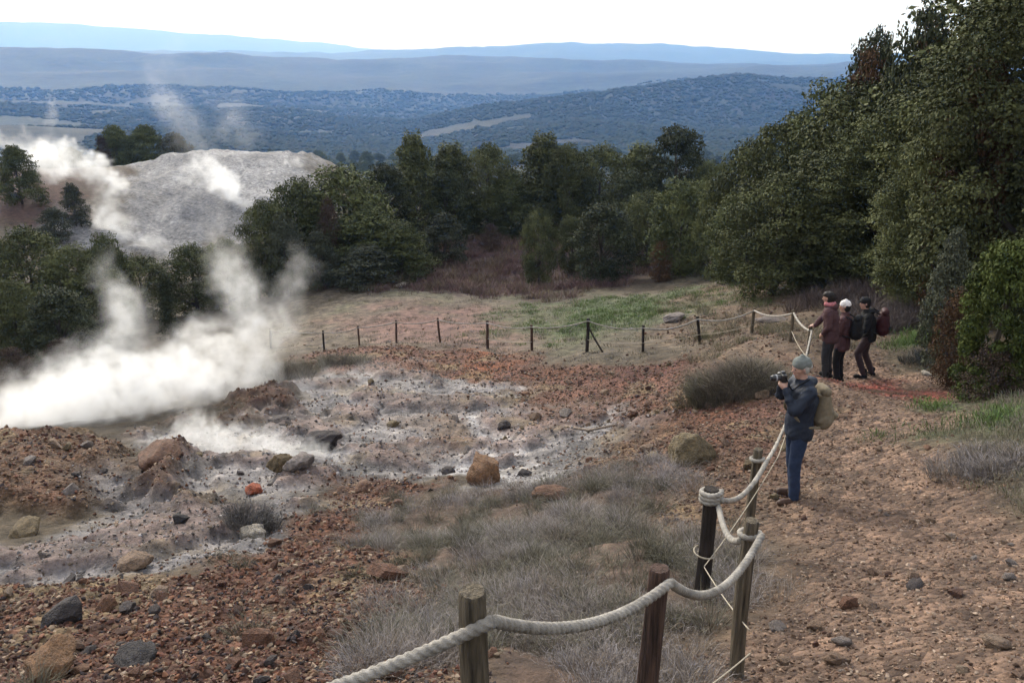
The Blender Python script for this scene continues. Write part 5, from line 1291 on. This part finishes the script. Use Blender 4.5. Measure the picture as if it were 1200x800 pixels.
# ------------------------------------------------------------------ steam from the vents
def steam_mat(name, dens, color=(1, 1, 1), aniso=.35):
    m = bpy.data.materials.new(name); m.use_nodes = True; nt = m.node_tree; nt.nodes.clear()
    pv = nt.nodes.new('ShaderNodeVolumePrincipled'); pv.inputs['Color'].default_value = (*color, 1)
    pv.inputs['Density'].default_value = dens; pv.inputs['Anisotropy'].default_value = aniso
    out = nt.nodes.new('ShaderNodeOutputMaterial'); nt.links.new(pv.outputs[0], out.inputs['Volume'])
    return m
def steam(name, puffs, vox, dens, s1, a1, s2, a2, erode, label, seed, sub=5):
    """puffs: (x, y, z, radius, density), joined in sequence into a plume; becomes a density grid broken up by turbulence"""
    rng = np.random.default_rng(seed)
    P = np.array(puffs)
    me = bpy.data.meshes.new('steam')
    me.from_pydata([tuple(p[:3]) for p in P], [], [])
    a = me.attributes.new('rad', 'FLOAT', 'POINT'); a.data.foreach_set('value', P[:, 3].astype(np.float32))
    a = me.attributes.new('den', 'FLOAT', 'POINT'); a.data.foreach_set('value', P[:, 4].astype(np.float32))
    o = link(name, me)
    tag(o, label, None, None, 'stuff')
    pad = P[:, 3].max() * .6 + a1 * .5
    lo = (P[:, :3] - P[:, 3:4]).min(0) - pad * .3; hi = (P[:, :3] + P[:, 3:4]).max(0) + pad * .3
    res = [int(max(16, min(260, (hi[i] - lo[i]) / vox))) for i in range(3)]
    g = bpy.data.node_groups.new(name + '_shape', 'GeometryNodeTree')
    g.interface.new_socket('Geometry', in_out='INPUT', socket_type='NodeSocketGeometry'); g.interface.new_socket('Geometry', in_out='OUTPUT', socket_type='NodeSocketGeometry')
    nd = g.nodes; L = g.links
    gi = nd.new('NodeGroupInput'); go = nd.new('NodeGroupOutput')
    pos = nd.new('GeometryNodeInputPosition')
    def noise(scale, vec, detail=3.0, rough=.55):
        n = nd.new('ShaderNodeTexNoise'); n.noise_dimensions = '3D'; n.inputs['Scale'].default_value = scale; n.inputs['Detail'].default_value = detail; n.inputs['Roughness'].default_value = rough
        L.new(vec, n.inputs['Vector']); return n
    def vm(op, a_, b_=None, s=None):
        n = nd.new('ShaderNodeVectorMath'); n.operation = op
        for i, v in ((0, a_), (1, b_)):
            if v is None: continue
            if hasattr(v, 'links'): L.new(v, n.inputs[i])
            else: n.inputs[i].default_value = v
        if s is not None: n.inputs['Scale'].default_value = s
        return n
    def mt(op, a_, b_=None, clamp=False):
        n = nd.new('ShaderNodeMath'); n.operation = op; n.use_clamp = clamp
        for i, v in ((0, a_), (1, b_)):
            if v is None: continue
            if hasattr(v, 'links'): L.new(v, n.inputs[i])
            else: n.inputs[i].default_value = v
        return n.outputs[0]
    q = pos.outputs[0]
    off = vm('ADD', q, (seed * 3.7, seed * 1.3, 0)).outputs[0]
    for s_, a_ in ((s1, a1), (s2, a2), (s2 * 2.6, a2 * .45)):
        n = noise(s_, off)
        d_ = vm('SUBTRACT', n.outputs['Color'], (.5, .5, .5)).outputs[0]
        sc = vm('SCALE', d_, None, a_ * 2).outputs[0]
        q = vm('ADD', q, sc).outputs[0]
    sn = nd.new('GeometryNodeSampleNearest'); sn.domain = 'POINT'; L.new(gi.outputs[0], sn.inputs['Geometry']); L.new(q, sn.inputs['Sample Position'])
    def samp(typ, src):
        n = nd.new('GeometryNodeSampleIndex'); n.data_type = typ; n.domain = 'POINT'; L.new(gi.outputs[0], n.inputs['Geometry']); L.new(src, n.inputs['Value']); L.new(sn.outputs[0], n.inputs['Index']); return n.outputs[0]
    def named(nm):
        n = nd.new('GeometryNodeInputNamedAttribute'); n.data_type = 'FLOAT'; n.inputs['Name'].default_value = nm; return n.outputs[0]
    cp = samp('FLOAT_VECTOR', pos.outputs[0]); cr = samp('FLOAT', named('rad')); cd = samp('FLOAT', named('den'))
    dist = nd.new('ShaderNodeVectorMath'); dist.operation = 'DISTANCE'; L.new(q, dist.inputs[0]); L.new(cp, dist.inputs[1])
    f = mt('SUBTRACT', 1.0, mt('DIVIDE', dist.outputs['Value'], cr), True)
    n3 = noise(s2 * .8, q, 6.0, .62)
    er = mt('MULTIPLY', mt('SUBTRACT', n3.outputs[0], .50), erode)
    f2 = mt('ADD', f, mt('MULTIPLY', er, mt('MULTIPLY', mt('SUBTRACT', 1.2, f), mt('GREATER_THAN', f, .001))))
    f3 = mt('POWER', mt('MAXIMUM', mt('MULTIPLY', f2, 1.5), 0.0), 1.8)
    n4 = noise(s2 * 2.2, q, 5.0, .65)
    curl = mt('MULTIPLY', mt('SUBTRACT', n4.outputs[0], .44), 7.0, True)
    thin = mt('MULTIPLY', mt('SUBTRACT', 1.0, mt('MULTIPLY', f, .42), True), 1.0)
    keep = mt('SUBTRACT', 1.0, mt('MULTIPLY', thin, mt('SUBTRACT', 1.0, curl)), True)
    dn = mt('MULTIPLY', mt('MULTIPLY', mt('MINIMUM', f3, 1.2), keep), cd)
    vc = nd.new('GeometryNodeVolumeCube'); L.new(dn, vc.inputs['Density']); vc.inputs['Min'].default_value = lo; vc.inputs['Max'].default_value = hi
    for i, ax in enumerate('XYZ'): vc.inputs['Resolution ' + ax].default_value = res[i]
    sm = nd.new('GeometryNodeSetMaterial'); sm.inputs['Material'].default_value = steam_mat(name + '_vapour', dens)
    L.new(vc.outputs[0], sm.inputs[0]); L.new(sm.outputs[0], go.inputs[0])
    md = o.modifiers.new('plume', 'NODES'); md.node_group = g
    return o
def dense(pts, step=.45):
    """fill in puffs along each run of points (None breaks the run)"""
    out = []
    for a, b in zip(pts[:-1], pts[1:]):
        if a is None or b is None: continue
        a_, b_ = np.array(a), np.array(b)
        n = max(1, int(np.linalg.norm(b_[:3] - a_[:3]) / (step * .5 * (a_[3] + b_[3]))))
        for i in range(n + 1): out.append(a_ + (b_ - a_) * i / n)
    return out
steam('steam', dense([(-13.20, 18.23, -8.56, 1.10, 1.00), (-12.09, 18.88, -8.19, 1.13, 1.20), (-10.92, 19.41, -8.19, 1.16, 1.20), (-9.68, 19.94, -8.18, 0.97, 1.20), (-8.55, 20.97, -8.24, 1.01, 1.00), (-7.29, 21.98, -8.38, 0.85, 0.80), None,
   (-11.88, 20.40, -8.37, 1.21, 1.00), (-10.80, 21.08, -7.92, 1.12, 0.80), (-10.35, 21.84, -7.22, 0.97, 0.50), (-10.93, 22.68, -6.26, 0.89, 0.32), (-11.33, 22.89, -5.64, 0.61, 0.20), (-11.30, 23.38, -5.10, 0.43, 0.10), None,
   (-9.68, 20.97, -8.24, 1.12, 1.00), (-8.86, 21.69, -7.66, 0.92, 0.80), (-8.46, 22.42, -7.04, 0.70, 0.50), None,
   (-8.70, 22.02, -8.27, 1.18, 0.90), (-7.80, 22.82, -7.42, 1.06, 0.75), (-7.79, 23.68, -6.41, 1.03, 0.50), (-8.38, 24.52, -5.48, 0.95, 0.30), (-8.95, 24.99, -4.68, 0.76, 0.16), (-8.80, 25.57, -3.89, 0.56, 0.07), None,
   (-7.59, 23.11, -8.16, 0.98, 0.50), (-6.76, 24.45, -7.28, 0.87, 0.24), (-6.19, 25.34, -6.19, 0.68, 0.16), (-6.60, 26.02, -5.41, 0.53, 0.08), None,
   (-12.98, 20.40, -8.37, 0.88, 0.60), (-13.05, 21.08, -7.92, 0.49, 0.25)]), .085, 1.7, .30, 1.1, 1.1, .46, 1.9, 'thick white steam rolling out of the vents behind the brown earth mound', 3)
steam('steam', dense([(-6.96, 15.84, -7.53, 0.52, 0.80), (-6.19, 15.67, -7.39, 0.65, 1.00), (-5.27, 15.48, -7.34, 0.58, 1.00), (-4.37, 15.26, -7.35, 0.44, 1.00), (-3.42, 15.16, -7.35, 0.27, 0.70), None, (-6.59, 16.34, -7.28, 0.50, 0.50), (-7.05, 16.94, -7.05, 0.40, 0.25)]), .045, 1.6, .9, .32, 2.6, .13, 4.6, 'low white steam drifting over the mud flat beside the dark rocks', 5)
steam('steam', dense([(-5.94, 20.40, -8.37, 0.57, 0.14), (-5.28, 22.45, -8.56, 0.58, 0.24), (-4.25, 23.48, -8.61, 0.55, 0.30), (-3.06, 23.89, -8.98, 0.41, 0.22), (-1.44, 22.37, -8.79, 0.34, 0.12), None, (-6.25, 23.58, -8.32, 0.50, 0.10), (-6.50, 24.25, -7.89, 0.51, 0.06)]), .10, 1.0, .5, .5, 1.6, .2, 3.2, 'thin veil of steam over the pale mud near the rust coloured bank', 7)
steam('steam', dense([(-34.04, 72.81, -15.51, 1.48, 0.80), (-34.88, 74.39, -13.94, 1.65, 1.00), (-36.10, 75.97, -12.32, 1.37, 1.00), (-36.19, 77.58, -10.65, 1.54, 1.00), (-38.22, 79.08, -9.31, 1.87, 0.90), (-42.40, 81.35, -8.79, 1.92, 0.70), (-46.74, 83.72, -8.00, 1.48, 0.45), (-50.84, 83.90, -7.45, 1.31, 0.35), None,
   (-43.74, 82.75, -7.75, 0.97, 0.35), (-43.90, 83.39, -5.82, 0.65, 0.18), (-43.74, 83.90, -4.28, 0.49, 0.06), None, (-32.85, 71.94, -14.95, 1.31, 0.50), (-30.60, 71.03, -14.54, 0.86, 0.30), None, (-48.00, 81.35, -8.79, 1.12, 0.30), (-42.90, 78.83, -10.05, 1.56, 0.50)]), .26, .8, .12, 2.4, .42, .95, 5.5, 'tall white column of steam at the foot of the red slope', 9)
steam('steam', dense([(-25.83, 82.02, -13.14, 1.15, 0.90), (-28.14, 84.45, -12.18, 1.51, 0.90), (-30.96, 86.73, -11.65, 1.72, 0.60), (-33.00, 89.08, -10.92, 1.58, 0.35), None, (-24.96, 97.32, -11.46, 1.34, 0.30), (-22.79, 98.43, -11.30, 0.97, 0.30)]), .25, .8, .14, 1.8, .5, .8, 6.0, 'bright steam pouring over the grey mud mound', 11)
steam('steam', dense([(-33.25, 96.46, -10.89, 2.47, 0.05), (-35.04, 98.38, -8.27, 3.26, 0.06), (-38.32, 100.62, -4.67, 3.30, 0.07), (-41.16, 102.58, -1.93, 3.33, 0.08), (-40.18, 103.44, 0.68, 2.55, 0.05), None, (-29.10, 99.25, -8.82, 1.94, 0.05), (-31.85, 101.35, -5.65, 2.55, 0.06), (-35.28, 102.12, -3.32, 2.16, 0.05), None, (-27.44, 99.97, -9.84, 1.57, 0.05)]), .42, .6, .10, 3.4, .3, 1.7, 4.0, 'faint wisps of steam drifting high above the mud mound against the valley', 13)

# ------------------------------------------------------------------ the air: haze that turns far hills blue
def build_haze():
    lo, hi, s = Z_LOW - 1.0, 690.0, 20500.0
    v = [(sx * s, sy * s, z) for z in (lo, hi) for sx, sy in ((-1, -1), (1, -1), (1, 1), (-1, 1))]
    f = [(3, 2, 1, 0), (4, 5, 6, 7), (0, 1, 5, 4), (1, 2, 6, 5), (2, 3, 7, 6), (3, 0, 4, 7)]
    me = mesh_np('haze', v, f, False)
    m = bpy.data.materials.new('haze_air'); m.use_nodes = True; nt = m.node_tree; nt.nodes.clear()
    pv = nt.nodes.new('ShaderNodeVolumePrincipled')
    pv.inputs['Color'].default_value = (.20, .44, 1.0, 1)
    pv.inputs['Absorption Color'].default_value = (1, 1, 1, 1)
    pv.inputs['Density'].default_value = HAZE_DENSITY
    pv.inputs['Anisotropy'].default_value = 0.0
    out = nt.nodes.new('ShaderNodeOutputMaterial'); nt.links.new(pv.outputs[0], out.inputs['Volume'])
    tag(link('haze', me, m), 'pale blue haze over the valley and far hills', None, None, 'stuff')
HAZE_DENSITY = 1.5e-4
build_haze()
